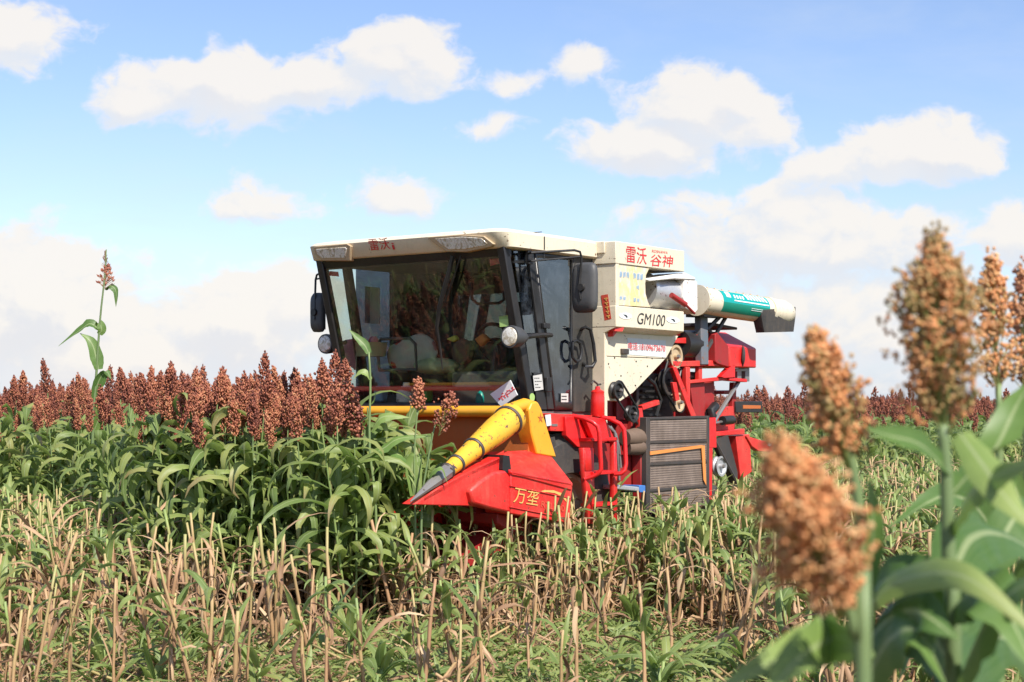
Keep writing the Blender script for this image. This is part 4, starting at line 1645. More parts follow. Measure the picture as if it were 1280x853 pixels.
build(mb, 'feeder_housing', M['red_dark'], hd)

# ------------------------------------------------------------------ things carried on the machine
def carried(name, label, cat, mb, mat, bevel=.0, sharp=40, recalc=True, parts=()):
    """a thing of its own, placed in the machine's frame"""
    o = build(mb, name, mat, None, bevel=bevel, sharp=sharp, recalc=recalc)
    o.location = (MO[0], MO[1], 0)
    o.rotation_euler = (0, 0, MROT)
    tag(o, label, cat)
    for pn, pmb, pm in parts:
        build(pmb, pn, pm, o, recalc=True)
    return o


fb = S(747, 521, .12)
mb = MB()
mb.lathe(fb, (0, 0, 1), [(0, .056), (.01, .06), (.16, .06), (.2, .056), (.215, .058), (.225, .05), (.235, .024), (.26, .02)], 24)
pn = MB()
ft = fb + Vector((0, 0, .26))
pn.tube([ft, ft + Vector((0, 0, .02)), ft + Vector((.05, -.01, .05)), ft + Vector((.08, -.01, .02))], .009, 8)
pn.tube([ft + Vector((0, 0, .015)), ft + Vector((-.05, 0, .02))], .008, 6)
carried('fire_extinguisher', 'small red fire extinguisher standing on the platform beside the cab door', 'fire extinguisher', mb, M['extinguisher_red'], parts=[('valve', pn, M['dark_steel'])])

XI = -.52
mb = MB()
pf = [T(x, y, XI) for x, y in ((430, 425), (445, 423), (447, 440), (449, 462), (441, 461), (426, 453))]
mb.prism(pf, (-.03, 0, 0))
pb = [T(x, y, XI - .04) for x, y in ((443, 425), (450, 430), (455, 461), (441, 463))]
mb.prism(pb, (-.03, 0, 0))
carried('towel', 'pink towel hanging on the cab post inside the windscreen', 'towel', mb, M['towel_pink'], bevel=.012)
mb = MB()
bc = T(464, 436, -.42)
mb.lathe(bc + Vector((0, 0, -.07)), (0, 0, 1), [(0, .12), (.0, .13), (.12, .145), (.125, .15), (.125, .135), (.03, .12)], 24)
pn = MB()
for i in range(5):
    q_ = bc + Vector((random.uniform(-.06, .06), -.08 + i * .04, .06))
    pn.lathe(q_, (0, .3, 1), [(-.03, .02), (0, .035), (.03, .03), (.05, .01)], 10, mat=i % 3)
ob = carried('basket', 'pale green basket of small odds and ends behind the windscreen', 'basket', mb, M['basket_green'])
build(pn, 'contents', [M['plastic_blue'], M['towel_pink'], M['red_bright']], ob)
mb = MB()
pc = T(515, 442, -.62)
rings = []
for s in np.linspace(-1, 1, 13):
    k = (1 - s * s) ** .45 if abs(s) < 1 else .02
    rings.append([pc + Vector((math.sin(a) * .09 * max(k, .05), s * .30, math.cos(a) * .16 * max(k, .08) + .03 * math.sin(s * 3))) for a in np.linspace(0, 2 * math.pi, 16, endpoint=False)])
mb.loft(rings)
carried('cushion', 'floral red and white bedding bundled behind the windscreen', 'bedding', mb, M['floral_cloth'], sharp=80)
mb = MB()
rings = []
pc = T(545, 458, -.55)
for s in np.linspace(-1, 1, 11):
    k = (1 - s * s) ** .4 if abs(s) < 1 else .02
    rings.append([pc + Vector((math.sin(a) * .1 * max(k, .05), s * .26, math.cos(a) * .075 * max(k, .1))) for a in np.linspace(0, 2 * math.pi, 14, endpoint=False)])
mb.loft(rings)
carried('blanket_roll', 'pale grey rolled blanket lying below the floral bedding', 'blanket', mb, M['basket_green'], sharp=80)
mb = MB()
fr_px = [(474, 463), (472, 430), (476, 424), (512, 423), (519, 430), (521, 462)]
pts = [T(x, y, -.40) for x, y in fr_px]
mb.tube(pts + [pts[0]], .014, 8)
carried('tube_frame', 'black bent tube frame standing in front of the floral bedding', 'frame', mb, M['interior_grey'])
mb = MB()
pc = T(579, 440, -.5)
mb.lathe(pc, (1, 0, 0), [(-.05, .07), (-.04, .1), (0, .115), (.04, .1), (.05, .07)], 18)
carried('helmet_bag', 'round dark brown bag hanging near the steering wheel', 'bag', mb, M['bag_brown'])
mb = MB()
mb.prism([T(x, y, -.46) for x, y in ((557, 424), (568, 419), (571, 425), (566, 428))], (-.05, 0, 0))
carried('note_pad', 'small yellow cloth wedged beside the round brown bag', 'cloth', mb, M['note_yellow'], bevel=.01)
mb = MB()
mb.prism([T(x, y, -.46) for x, y in ((592, 424), (602, 417), (610, 424), (600, 434))], (-.06, 0, 0))
carried('work_glove', 'orange cloth resting on the steering wheel', 'cloth', mb, M['strap_orange'], bevel=.015)
mb = MB()
jc = T(508, 491, -.40)
mb.lathe(jc + Vector((0, 0, -.09)), (0, 0, 1), [(0, .08), (.01, .09), (.1, .09), (.14, .06), (.15, .03), (.18, .03)], 18)
carried('jug', 'white plastic jug on the cab floor behind the windscreen', 'jug', mb, M['white_paint'])
for (px, py), mt, nm, lb, ct in (((532, 493), 'plastic_green', 'carton', 'bright green carton on the cab floor beside the white jug', 'carton'), ((476, 493), 'sky_blue', 'pouch', 'pale blue pouch on the cab floor left of the white jug', 'pouch')):
    c_ = T(px, py, -.40)
    mb = MB()
    mb.box(c_ + Vector((-.05, -.05, -.07)), c_ + Vector((.05, .05, .07)))
    carried(nm, lb, ct, mb, M[mt], bevel=.02)
mb = MB()
bc = T(601, 494, -.42)
mb.lathe(bc + Vector((0, 0, -.08)), (0, 0, 1), [(0, .04), (.01, .045), (.06, .045), (.1, .03), (.115, .012), (.15, .012)], 14)
carried('bottle', 'small teal spray bottle at the foot of the windscreen', 'bottle', mb, M['teal'])
mb = MB()
mb.prism([T(x, y, -.6) for x, y in ((456, 358), (474, 360), (474, 406), (456, 404))], (-.01, 0, 0))
carried('paper_sheet', 'white sheet of paper hung upright in the far cab window', 'paper', mb, M['paper'])
# number plate leaning against the outside of the windscreen foot
pl = [T(612.5, 493, -.15), T(637.5, 475.5, -.15), T(646.5, 494, -.15), T(627, 509, -.15)]
mb = MB()
mb.prism(pl, (-.012, 0, 0))
mk = MB()
u_, v_ = pl[1] - pl[0], pl[3] - pl[0]
random.seed(3)
for i in range(7):
    for j in range(3):
        a = .12 + i * .115 + random.uniform(0, .04)
        b = .36 + random.uniform(0, .22)
        h_ = random.uniform(.06, .24)
        p0 = pl[0] + u_ * a + v_ * b + Vector((.003, 0, 0))
        if j == 0:
            du, dv = u_ * .028, v_ * h_
        else:
            du, dv = u_ * .085, v_ * .045
        mk.prism([p0, p0 + du, p0 + du + dv, p0 + dv], (-.002, 0, 0))
carried('number_plate', 'pale number plate with worn red characters leaning at the windscreen foot', 'number plate', mb, M['plate_white'], parts=[('worn_print', mk, M['red_ink'])])
# ------------------------------------------------------------------ ground
def ground_z(x, y):
    return 0.03 * math.sin(x * .9 + y * .35) * math.sin(y * .8 - x * .2) + 0.012 * math.sin(x * 3.1) * math.cos(y * 2.7)


xs = sorted(set(list(np.linspace(-14, 16, 61)) + [-4000, -1500, -500, -150, -60, -30, 32, 62, 150, 500, 1500, 4000]))
ys = sorted(set(list(np.linspace(-2, 40, 85)) + [-600, -100, -20, 50, 70, 110, 200, 500, 1500, 5000]))
mb = MB()
vv = []
for y in ys:
    for x in xs:
        vv.append((x, y, ground_z(x, y) if abs(x) < 20 and -3 < y < 45 else 0))
ff = []
nx = len(xs)
for j in range(len(ys) - 1):
    for i in range(nx - 1):
        a = j * nx + i
        ff.append((a, a + 1, a + nx + 1, a + nx))
mb.add(vv, ff)
g = build(mb, 'ground', M['field_soil'])
g['kind'] = 'structure'

# ------------------------------------------------------------------ plant kit
rnd = random.Random(21)


def arc_leaf(mb, base, az, e0, length, width, droop, mat, tint, segs=8, fold=.3, twist=0.0, kink=None):
    """a blade that leaves the stalk at elevation e0 and bends over"""
    p = Vector(base)
    pts, ws = [p.copy()], [width * .45]
    e = e0
    a = az
    for i in range(1, segs + 1):
        t = i / segs
        e -= droop * (0.35 + 1.3 * t) / segs
        if kink is not None and i == kink:
            e -= 1.1
        a += twist * .12
        d = Vector((math.cos(a) * math.cos(e), math.sin(a) * math.cos(e), math.sin(e)))
        p = p + d * (length / segs)
        pts.append(p.copy())
        ws.append(width * max(.04, min(1, .55 + 2.2 * t) * (1 - max(0, (t - .35) / .65) ** 1.7)))
    mb.ribbon(pts, ws, (-math.sin(az), math.cos(az), 0), fold, mat, tint, twist)


OCT_V = [(1, 0, 0), (0, 1, 0), (-1, 0, 0), (0, -1, 0), (0, 0, 1.9), (0, 0, -1.5)]
OCT_F = [(0, 1, 4), (1, 2, 4), (2, 3, 4), (3, 0, 4), (1, 0, 5), (2, 1, 5), (3, 2, 5), (0, 3, 5)]
_ic = bmesh.new()
bmesh.ops.create_icosphere(_ic, subdivisions=1, radius=1.0)
ICO_V = [tuple(v.co) for v in _ic.verts]
ICO_F = [tuple(v.index for v in f.verts) for f in _ic.faces]
_ic.free()


def grain(mb, p, d, r, tint, mat=0, ico=False):
    d = Vector(d).normalized()
    a = d.orthogonal().normalized()
    b = d.cross(a)
    V, F = (ICO_V, ICO_F) if ico else (OCT_V, OCT_F)
    k = 1.25 if ico else 1.0
    mb.add([Vector(p) + (a * v[0] + b * v[1] + d * v[2] * k) * r for v in V], F, mat, tint=tint)


def panicle(mb, rng, base, axis, length, width, n, loose=.3, grains=3, ico=False, mat=0, gr=.008, tint_lo=.15, tint_hi=.75, stem_mat=None, tip=.35):
    """seed head: short branches set round a rachis, each ending in a bunch of grains"""
    base, axis = Vector(base), Vector(axis).normalized()
    a = axis.orthogonal().normalized()
    b = axis.cross(a)
    for i in range(n):
        t = (i + rng.random()) / n
        prof = math.sin(min(1, (t * 1.08 + .10)) * math.pi) ** .55 * (1 - .42 * t)
        q = i * 2.399 + rng.uniform(-.5, .5)
        out = a * math.cos(q) + b * math.sin(q)
        rad = width * .5 * prof * rng.uniform(.72, 1.12)
        root = base + axis * (t * length * .92)
        d = (out * 1.0 + axis * rng.uniform(.75, 1.7 + loose)).normalized()
        L = rad * rng.uniform(.9, 1.25) + length * .07
        tb = rng.uniform(tint_lo, tint_hi)
        if stem_mat is not None and i % 2 == 0:
            mb.tube([root, root + d * L], .0016 if not ico else .0014, 4, stem_mat, cap=False, tint=.4)
        for g_ in range(grains):
            s = (.62 + .45 * (g_ + 1) / grains) if ico else (.45 + .65 * (g_ + 1) / grains)
            w_ = gr * (1.7 if ico else .8)
            p = root + d * (L * s) + Vector((rng.gauss(0, w_), rng.gauss(0, w_), rng.gauss(0, w_)))
            grain(mb, p, d + axis * .5, gr * rng.uniform(.6, 1.35), min(1, max(0, tb + rng.uniform(-.2, .2))), mat, ico)
    for i in range(int(n * .06) + 2):
        q = rng.uniform(0, 6.28)
        p = base + axis * (length * rng.uniform(.92, 1.05)) + (a * math.cos(q) + b * math.sin(q)) * width * .06
        grain(mb, p, axis, gr * 1.0, tint_lo + .1, mat, ico)


PLANT_MATS = [M['sorghum_leaf'], M['dry_leaf'], M['stalk'], M['seed']]


def sorghum_parts(seed, detail=1.0, height=None):
    """stalk, foliage and seed head of one field plant as separate builders"""
    r = random.Random(seed)
    H = height or r.uniform(1.42, 1.62)
    st, fo, hd_ = MB(), MB(), MB()
    bend = Vector((r.uniform(-.06, .06), r.uniform(-.06, .06), 0))
    pos = lambda z: Vector((0, 0, z)) + bend * (z / H) ** 2
    segs = 6 if detail > .5 else 3
    zs = [H * i / segs for i in range(segs + 1)]
    st.tube([pos(z) for z in zs], [.011 - .006 * z / H for z in zs], 6 if detail > .5 else 4, 0, cap=False, tint=[t for z in zs for t in [(.75 if z < .5 else .15)] * (6 if detail > .5 else 4)])
    n = int((13 if detail > .5 else 7))
    az = r.uniform(0, 6.28)
    for i in range(n):
        z = .46 + (H - .62) * i / (n - 1)
        az += math.pi + r.uniform(-.7, .7)
        L = r.uniform(.50, .74) * (1 - .3 * abs(i / n - .45))
        tn = r.uniform(.2, .6)
        tip = r.uniform(.1, .6) if r.random() < .6 else .08
        arc_leaf(fo, pos(z), az, r.uniform(.7, 1.2), L, r.uniform(.065, .098), r.uniform(1.6, 3.0), 0,
                 (lambda v, tn=tn, tip=tip: tn + tip * v ** 3), segs=8 if detail > .5 else 5, fold=r.uniform(.15, .5), twist=r.uniform(-1.2, 1.2),
                 kink=r.choice([None, None, 4, 5]) if detail > .5 else None)
    if detail > .5:
        for i in range(5):
            arc_leaf(fo, pos(r.uniform(.22, .6)), r.uniform(0, 6.28), r.uniform(-.2, .6), r.uniform(.3, .5), r.uniform(.025, .05), r.uniform(1.8, 3), 1,
                     r.uniform(.05, .8), segs=6, fold=.6, twist=r.uniform(-3, 3))
    hb = pos(H)
    lean = Vector((bend.x * 2 + r.uniform(-.16, .16), bend.y * 2 + r.uniform(-.16, .16), 1))
    k = r.random()
    if detail > .5:
        panicle(hd_, r, hb - Vector((0, 0, .03)), lean, r.uniform(.25, .36), r.uniform(.078, .115) + .035 * (k > .8), 105, .3 + .7 * k, 5, False, 0, .0068, .1, .78)
    else:
        panicle(hd_, r, hb - Vector((0, 0, .03)), lean, r.uniform(.25, .35), r.uniform(.095, .13), 46, .5, 3, False, 0, .0105, .1, .75)
    return st, fo, hd_


def combined(parts):
    """the three builders as one set of arrays with the stuff material slots"""
    st, fo, hd_ = parts
    out = []
    for b, mp in ((st, {0: 2}), (fo, {0: 0, 1: 1}), (hd_, {0: 3})):
        A = b.arrays()
        A['M'] = np.array([mp[m] for m in A['M']], dtype=np.int32)
        out.append((A, np.eye(4)))
    return merge(out)


def xform(x, y, z, rz, sc, tx=0.0, ty=0.0):
    m = Matrix.Translation((x, y, z)) @ Matrix.Rotation(rz, 4, 'Z') @ Matrix.Rotation(tx, 4, 'X') @ Matrix.Rotation(ty, 4, 'Y') @ Matrix.Scale(sc, 4)
    return np.array(m)


def in_view(x, y, m=.3):
    return y > .5 and abs(x) < .32 * y + m


def machine_zone(x, y, pad=0.0):
    a, b = to_local(x, y)
    return (-4.6 - pad < a < .7 + pad and -2.75 - pad < b < .62 + pad) or (.6 < a < 1.75 + pad and -.05 - pad < b < .62 + pad)


EDGE = [(-700, 18.5), (-100, 17.4), (40, 16.2), (130, 14.4), (200, 12.7), (260, 12.1), (330, 11.9), (420, 11.55), (500, 11.6), (540, 11.7)]


def standing(x, y):
    """is uncut crop standing here?"""
    a, b = to_local(x, y)
    if machine_zone(x, y):
        return False
    if b > .3 and a > -9 and y < 24.0 + .6 * math.sin(x * 1.1):
        return False
    px = 640 + FPX * x / y
    if px > 540:
        return y > 24.0 + .6 * math.sin(x * 1.1) or (b < -2.7 and y > 13)
    e = EDGE[0][1]
    for (p0, e0), (p1, e1) in zip(EDGE, EDGE[1:]):
        if p0 <= px <= p1:
            e = e0 + (e1 - e0) * (px - p0) / (p1 - p0)
    return y > e


# ------------------------------------------------------------------ standing crop
spots = []
row = 0
b = -40.0
while b < 60:
    a = -75.0
    while a < 6:
        a += rnd.uniform(.13, .36)
        X, Y = to_world((a, b + rnd.gauss(0, .07), 0))[:2]
        if Y < 10.8 or Y > 62 or abs(X) > .335 * Y + 3.0:
            continue
        keep = 1.0 if Y < 19 else (.62 if Y < 30 else .33)
        if rnd.random() > keep * .92:
            continue
        if standing(X, Y):
            spots.append((X, Y))
    b += .46
for i in range(150):            # the thick stand right in front of the header
    X, Y = to_world((rnd.uniform(.75, 2.3), rnd.uniform(-2.9, .05), 0))[:2]
    if standing(X, Y):
        spots.append((X, Y))
spots.sort(key=lambda p: p[1])
near, rest = [], []
for s in spots:
    (near if len(near) < 285 and in_view(*s) else rest).append(s)

protos = []
for i in range(9):
    st, fo, hd_ = sorghum_parts(100 + i)
    protos.append((st.mesh('stalk', [M['stalk']]), fo.mesh('foliage', [M['sorghum_leaf'], M['dry_leaf']]), hd_.mesh('seed_head', [M['seed']])))
SORG_LABEL = 'green sorghum plant with rust red seed head in the front rows of the uncut crop'
for X, Y in near:
    e = empty('sorghum_plant', (X, Y, ground_z(X, Y) - .02), rnd.uniform(0, 6.28))
    e.rotation_euler = (rnd.gauss(0, .035), rnd.gauss(0, .035), rnd.uniform(0, 6.28))
    sc = (.93 if Y > 20 and X > 0 else 1.0) + max(-.15, min(.11, rnd.gauss(0, .075)))
    e.scale = (sc, sc, sc)
    tag(e, SORG_LABEL, 'sorghum plant', 'sorghum plants in the front rows of the uncut crop')
    p = protos[rnd.randrange(9)]
    a_, b_ = to_local(X, Y)
    low = 640 + FPX * X / Y > 432 and Y < 13.4        # being pushed over by the header
    if low:
        sc *= rnd.uniform(.84, 1.04)
        e.scale = (sc * 1.15, sc * 1.15, sc)
        e.rotation_euler.x += rnd.gauss(0, .12)
        e['label'] = 'low bushy sorghum plant standing in the mouth of the header'
        e['group'] = 'low sorghum plants in the mouth of the header'
    for nm, me in zip(('stalk', 'foliage', 'seed_head'), p):
        if not (low and nm == 'seed_head'):
            link(nm, me, e)
hi = [combined(sorghum_parts(200 + i)) for i in range(8)]
lo = [combined(sorghum_parts(300 + i, .3)) for i in range(8)]
pieces = []
for X, Y in rest:
    pieces.append(((hi if Y < 21 else lo)[rnd.randrange(8)], xform(X, Y, -.02, rnd.uniform(0, 6.28), rnd.gauss(.92 if X > 0 and Y > 20 else 1.0, .06), rnd.gauss(0, .04), rnd.gauss(0, .04))))
far_ = 0
for i in range(2600):
    Y = 62 + 260 * rnd.random() ** 1.6
    X = rnd.uniform(-.36, .36) * Y
    pieces.append((lo[rnd.randrange(8)], xform(X, Y, -.02, rnd.uniform(0, 6.28), rnd.gauss(.95, .07))))
crop = link('sorghum_crop', arrays_to_mesh('sorghum_crop', merge(pieces), PLANT_MATS))
tag(crop, 'mass of uncut sorghum filling the field behind the front rows', 'crop', kind='stuff')

# ------------------------------------------------------------------ cut stalks
def stub_mesh(seed, leafy):
    r = random.Random(seed)
    mb = MB()
    H = r.uniform(.66, .95)
    n = 5
    lean = Vector((r.gauss(0, .05), r.gauss(0, .05), 0))
    pts = [Vector((0, 0, H * i / n)) + lean * (i / n) ** 1.5 + Vector((r.gauss(0, .003), r.gauss(0, .003), 0)) for i in range(n + 1)]
    rad = r.uniform(.0078, .0115)
    top = r.uniform(.2, .78)
    tn = []
    for i in range(n + 1):
        tn += [(.80 if i < n * .45 else .78 + (top - .78) * (i / n - .45) / .55) + r.uniform(-.05, .05)] * 6
    mb.tube(pts, [rad * (1.1 - .25 * i / n) * (1.25 if i in (1, 3) else 1) for i in range(n + 1)], 6, 0, tint=tn)
    for i in range(r.randrange(5, 9)):        # dry sheaths hanging on the lower stalk
        z = r.uniform(.08, H * .9)
        arc_leaf(mb, Vector((0, 0, z)) + lean * (z / H) ** 1.5, r.uniform(0, 6.28), r.choice([r.uniform(-1.4, -.6), r.uniform(.2, 1.4)]), r.uniform(.16, .42), r.uniform(.012, .034), r.uniform(.3, 2.4), 2, r.uniform(.15, 1), 5, .6, r.uniform(-2, 2))
    if leafy:
        for i in range(r.randrange(3, 6)):
            z = H * r.uniform(.5, .98)
            arc_leaf(mb, Vector((0, 0, z)) + lean, r.uniform(0, 6.28), r.uniform(.5, 1.45), r.uniform(.14, .36), r.uniform(.03, .055), r.uniform(.4, 2.2), 1, r.uniform(.3, .62), 5, .45, r.uniform(-1, 1))
    return mb


STUB_MATS = [M['stalk'], M['sorghum_leaf'], M['dry_leaf']]
stubs = [stub_mesh(500 + i, i >= 7) for i in range(16)]
stub_me = [s.mesh('stubble_stalk', STUB_MATS) for s in stubs]
stub_ar = [s.arrays() for s in stubs]


def density(x, y):
    """how thick the stubble stands; the strip in the very front was chopped flat"""
    px = 640 + FPX * x / y
    a, b_ = to_local(x, y)
    if standing(x, y):
        return .15 if y < 16 else 0
    if machine_zone(x, y, -.6):
        return 0
    if px < 230:
        return .8 if y > 10.6 + .004 * px else (.3 if math.sin(px * .06 + y * 3) > .2 else .06)
    lim = (11.75 if px < 440 else 11.25 if px < 720 else 11.7) + .25 * math.sin(px * .017) if px < 940 else 10.6
    if y > lim:
        return 1.0
    if y > 9.0:
        blob = math.sin(px * .021 + 1.2) + math.sin(px * .009 + y * 1.7)
        return .30 if blob > .55 else .035
    return .05


sp = []
b = -30.0
while b < 34:
    a = -32.0
    while a < 9:
        a += rnd.uniform(.02, .075)
        X, Y = to_world((a, b + rnd.gauss(0, .06), 0))[:2]
        if Y < 7.6 or Y > 27 or abs(X) > .335 * Y + 2.8:
            continue
        if rnd.random() < density(X, Y) * (1.0 if Y < 17 else .7):
            sp.append((X, Y))
    b += .42
sp.sort(key=lambda p: p[1])
nearS, restS = [], []
for s in sp:
    vis = in_view(*s, .0) and s[1] > 8.9
    (nearS if vis and len(nearS) < 290 else restS).append(s)
for X, Y in nearS:
    k = rnd.randrange(16) if 640 + FPX * X / Y < 720 else rnd.randrange(4, 16)
    o = link('stubble_stalk', stub_me[k])
    o.location = (X, Y, ground_z(X, Y) - .02)
    sc = rnd.uniform(.65, 1.12) * (.76 if 600 < 640 + FPX * X / Y < 730 and Y < 12.4 else 1)
    o.scale = (sc * 1.1, sc * 1.1, sc)
    o.rotation_euler = (rnd.gauss(0, .12), rnd.gauss(0, .12), rnd.uniform(0, 6.28))
    tag(o, 'cut tan sorghum stalk standing upright in the nearest rows of stubble', 'stubble stalk', 'cut sorghum stalks in the nearest stubble rows')
pieces = [(stub_ar[rnd.randrange(16) if 640 + FPX * X / Y < 720 else rnd.randrange(5, 16)], xform(X, Y, ground_z(X, Y) - .02, rnd.uniform(0, 6.28), rnd.uniform(.75, 1.15), rnd.gauss(0, .08), rnd.gauss(0, .08))) for X, Y in restS]
stub = link('stubble', arrays_to_mesh('stubble', merge(pieces), STUB_MATS))
tag(stub, 'cut sorghum stubble standing in rows around and behind the combine harvester', 'stubble', kind='stuff')

# ------------------------------------------------------------------ chopped residue lying on the ground
def bit(seed, kind):
    r = random.Random(seed)
    mb = MB()
    if kind == 0:          # scraps of green leaf
        for i in range(14):
            c = Vector((r.uniform(-.2, .2), r.uniform(-.2, .2), r.uniform(.0, .07)))
            arc_leaf(mb, c, r.uniform(0, 6.28), r.uniform(-.3, .7), r.uniform(.05, .16), r.uniform(.012, .04), r.uniform(-.5, 1.8), 1, r.uniform(.3, .7), 3, .4, r.uniform(-1.5, 1.5))
    elif kind == 1:        # straw scraps
        for i in range(16):
            c = Vector((r.uniform(-.2, .2), r.uniform(-.2, .2), r.uniform(.0, .05)))
            arc_leaf(mb, c, r.uniform(0, 6.28), r.uniform(-.2, .4), r.uniform(.06, .22), r.uniform(.006, .022), r.uniform(-.5, 1.2), 2, r.uniform(.2, 1), 3, .5, r.uniform(-2, 2))
    elif kind == 2:        # whole fallen blades
        for i in range(3):
            c = Vector((r.uniform(-.2, .2), r.uniform(-.2, .2), r.uniform(.02, .1)))
            arc_leaf(mb, c, r.uniform(0, 6.28), r.uniform(-.1, .5), r.uniform(.18, .42), r.uniform(.025, .05), r.uniform(.3, 1.4), 1, r.uniform(.25, .6), 7, .35, r.uniform(-1, 1))
    else:                  # a lying piece of stalk
        d = Vector((r.uniform(-1, 1), r.uniform(-1, 1), r.uniform(0, .5))).normalized() * r.uniform(.15, .4)
        mb.tube([Vector((0, 0, .02)), Vector((0, 0, .02)) + d * .5, Vector((0, 0, .03)) + d], .008, 5, 0, tint=r.uniform(.4, .9))
    return mb.arrays()


bits = [[bit(900 + k * 10 + i, k) for i in range(5)] for k in range(4)]
pieces = []
for i in range(15500):
    Y = 7.8 + 17 * rnd.random() ** 2.1
    X = rnd.uniform(-1, 1) * (.34 * Y + 2.4)
    if standing(X, Y) and Y > 14 or machine_zone(X, Y, -.6):
        continue
    px = 640 + FPX * X / Y
    green = (.66 if px > 430 else .38) * (1 if Y < 11.8 else .5) * (.7 + .6 * math.sin(X * 2.3 + Y * 1.1) ** 2)
    k = rnd.random()
    kind = (0 if k < green else 1) if rnd.random() < .90 else (2 if rnd.random() < .6 else 3)
    pieces.append((bits[kind][rnd.randrange(5)], xform(X, Y, ground_z(X, Y) + rnd.uniform(-.01, .05), rnd.uniform(0, 6.28), rnd.uniform(.7, 1.2), rnd.gauss(0, .12), rnd.gauss(0, .12))))
res = link('crop_residue', arrays_to_mesh('crop_residue', merge(pieces), STUB_MATS))
tag(res, 'chopped green leaves and straw littering the ground between the stubble', 'crop residue', kind='stuff')

# leafy regrowth among the stubble: tufts one can tell apart
def tuft_mesh(seed):
    r = random.Random(seed)
    mb = MB()
    for i in range(r.randrange(7, 11)):
        arc_leaf(mb, (r.gauss(0, .012), r.gauss(0, .012), r.uniform(.05, .22)), r.uniform(0, 6.28), r.uniform(.7, 1.45), r.uniform(.22, .42), r.uniform(.03, .055), r.uniform(.5, 2.2), 0, r.uniform(.3, .58), 7, .45, r.uniform(-.8, .8))
    mb.tube([(0, 0, -.4), (0, 0, .2)], [.013, .008], 6, 1, tint=.2)
    return mb


tufts = [tuft_mesh(700 + i) for i in range(7)]
tuft_me = [t.mesh('leaf_tuft', [M['sorghum_leaf'], M['stalk']]) for t in tufts]
cand = []
for i in range(1500):
    Y = 8.8 + 13 * rnd.random() ** 1.35
    X = rnd.uniform(-.33, .33) * Y
    px = 640 + FPX * X / Y
    if standing(X, Y) or machine_zone(X, Y, .1):
        continue
    if 540 < px < 735 and Y < 12.8:
        continue
    w = .8 if px < 220 else (.6 if px > 720 else .3)
    if Y < 11.8:
        w *= .3
    if rnd.random() < w:
        cand.append((X, Y))
for X, Y in cand[:280]:
    o = link('leaf_tuft', tuft_me[rnd.randrange(7)])
    o.location = (X, Y, ground_z(X, Y) - .02 + (rnd.uniform(.1, .42) if Y > 12 else 0))
    o.rotation_euler = (rnd.gauss(0, .1), rnd.gauss(0, .1), rnd.uniform(0, 6.28))
    sc = rnd.uniform(.7, 1.25)
    o.scale = (sc, sc, sc)
    tag(o, 'tuft of fresh green leaves sprouting low between the cut stalks', 'leaf tuft', 'leafy tufts among the stubble')

# ------------------------------------------------------------------ plants one can tell apart
def bez(pts, n=12):
    """smooth line through the points (Catmull-Rom)"""
    P = [Vector(p) for p in pts]
    P = [P[0] * 2 - P[1]] + P + [P[-1] * 2 - P[-2]]
    out = []
    segs = len(P) - 3
    for i in range(n + 1):
        f_ = min(i / n * segs, segs - 1e-6)
        k = int(f_)
        t = f_ - k
        a_, b_, c_, d_ = P[k:k + 4]
        out.append(0.5 * ((2 * b_) + (c_ - a_) * t + (2 * a_ - 5 * b_ + 4 * c_ - d_) * t * t + (3 * b_ - a_ - 3 * c_ + d_) * t ** 3))
    return out


def leaf_obj(parent, pts, width, tint, n=14, fold=.35, twist=0.0, side=None, taper0=.6, mat='broad_leaf', bulge=.35):
    P = bez([Vector(p) - parent.location for p in pts], n)
    ws = []
    for i in range(n + 1):
        t = i / n
        ws.append(width * max(.03, min(1, taper0 + (1 - taper0) * t / bulge) * (1 - max(0, (t - bulge) / (1 - bulge)) ** 1.8)))
    d = (P[-1] - P[0])
    s = Vector((side[0], -side[1], side[2])) if side else Vector((-d.y, abs(d.x) + .2 * d.length, 0.5 * d.length))
    mb = MB()
    tf = tint if callable(tint) else (lambda v, tint=tint: min(.6, tint + .07) + .12 * v ** 3)
    mb.ribbon(P, ws, s, fold, 0, tf, twist)
    return build(mb, 'leaf', M[mat], parent, sharp=180)


def big_plant(label, base, stem_pts, r0, r1, head=None, group=None):
    e = empty('sorghum_plant', base)
    tag(e, label, 'sorghum plant', group)
    P = bez([Vector(p) - Vector(base) for p in stem_pts], 14)
    mb = MB()
    n = len(P)
    mb.tube(P, [r0 + (r1 - r0) * i / (n - 1) for i in range(n)], 12, 0, tint=.04)
    build(mb, 'stalk', M['stalk'], e, sharp=180)
    if head:
        hb, ht, w, n_, gr, mat, lo_, hi_, loose, gpb = head
        mb = MB()
        hb, ht = Vector(hb) - Vector(base), Vector(ht) - Vector(base)
        panicle(mb, rnd, hb, ht - hb, (ht - hb).length, w, n_, loose, gpb, True, 0, gr, lo_, hi_, stem_mat=1)
        mb.tube([hb, hb.lerp(ht, .9)], [r1, r1 * .4], 8, 1, tint=.3)
        build(mb, 'seed_head', [M[mat], M['stalk']], e, sharp=180)
    return e


Y1 = 2.1
p = lambda x, y, d=Y1: at(x, y, d)
gz = lambda v: (v.x, v.y, 0)
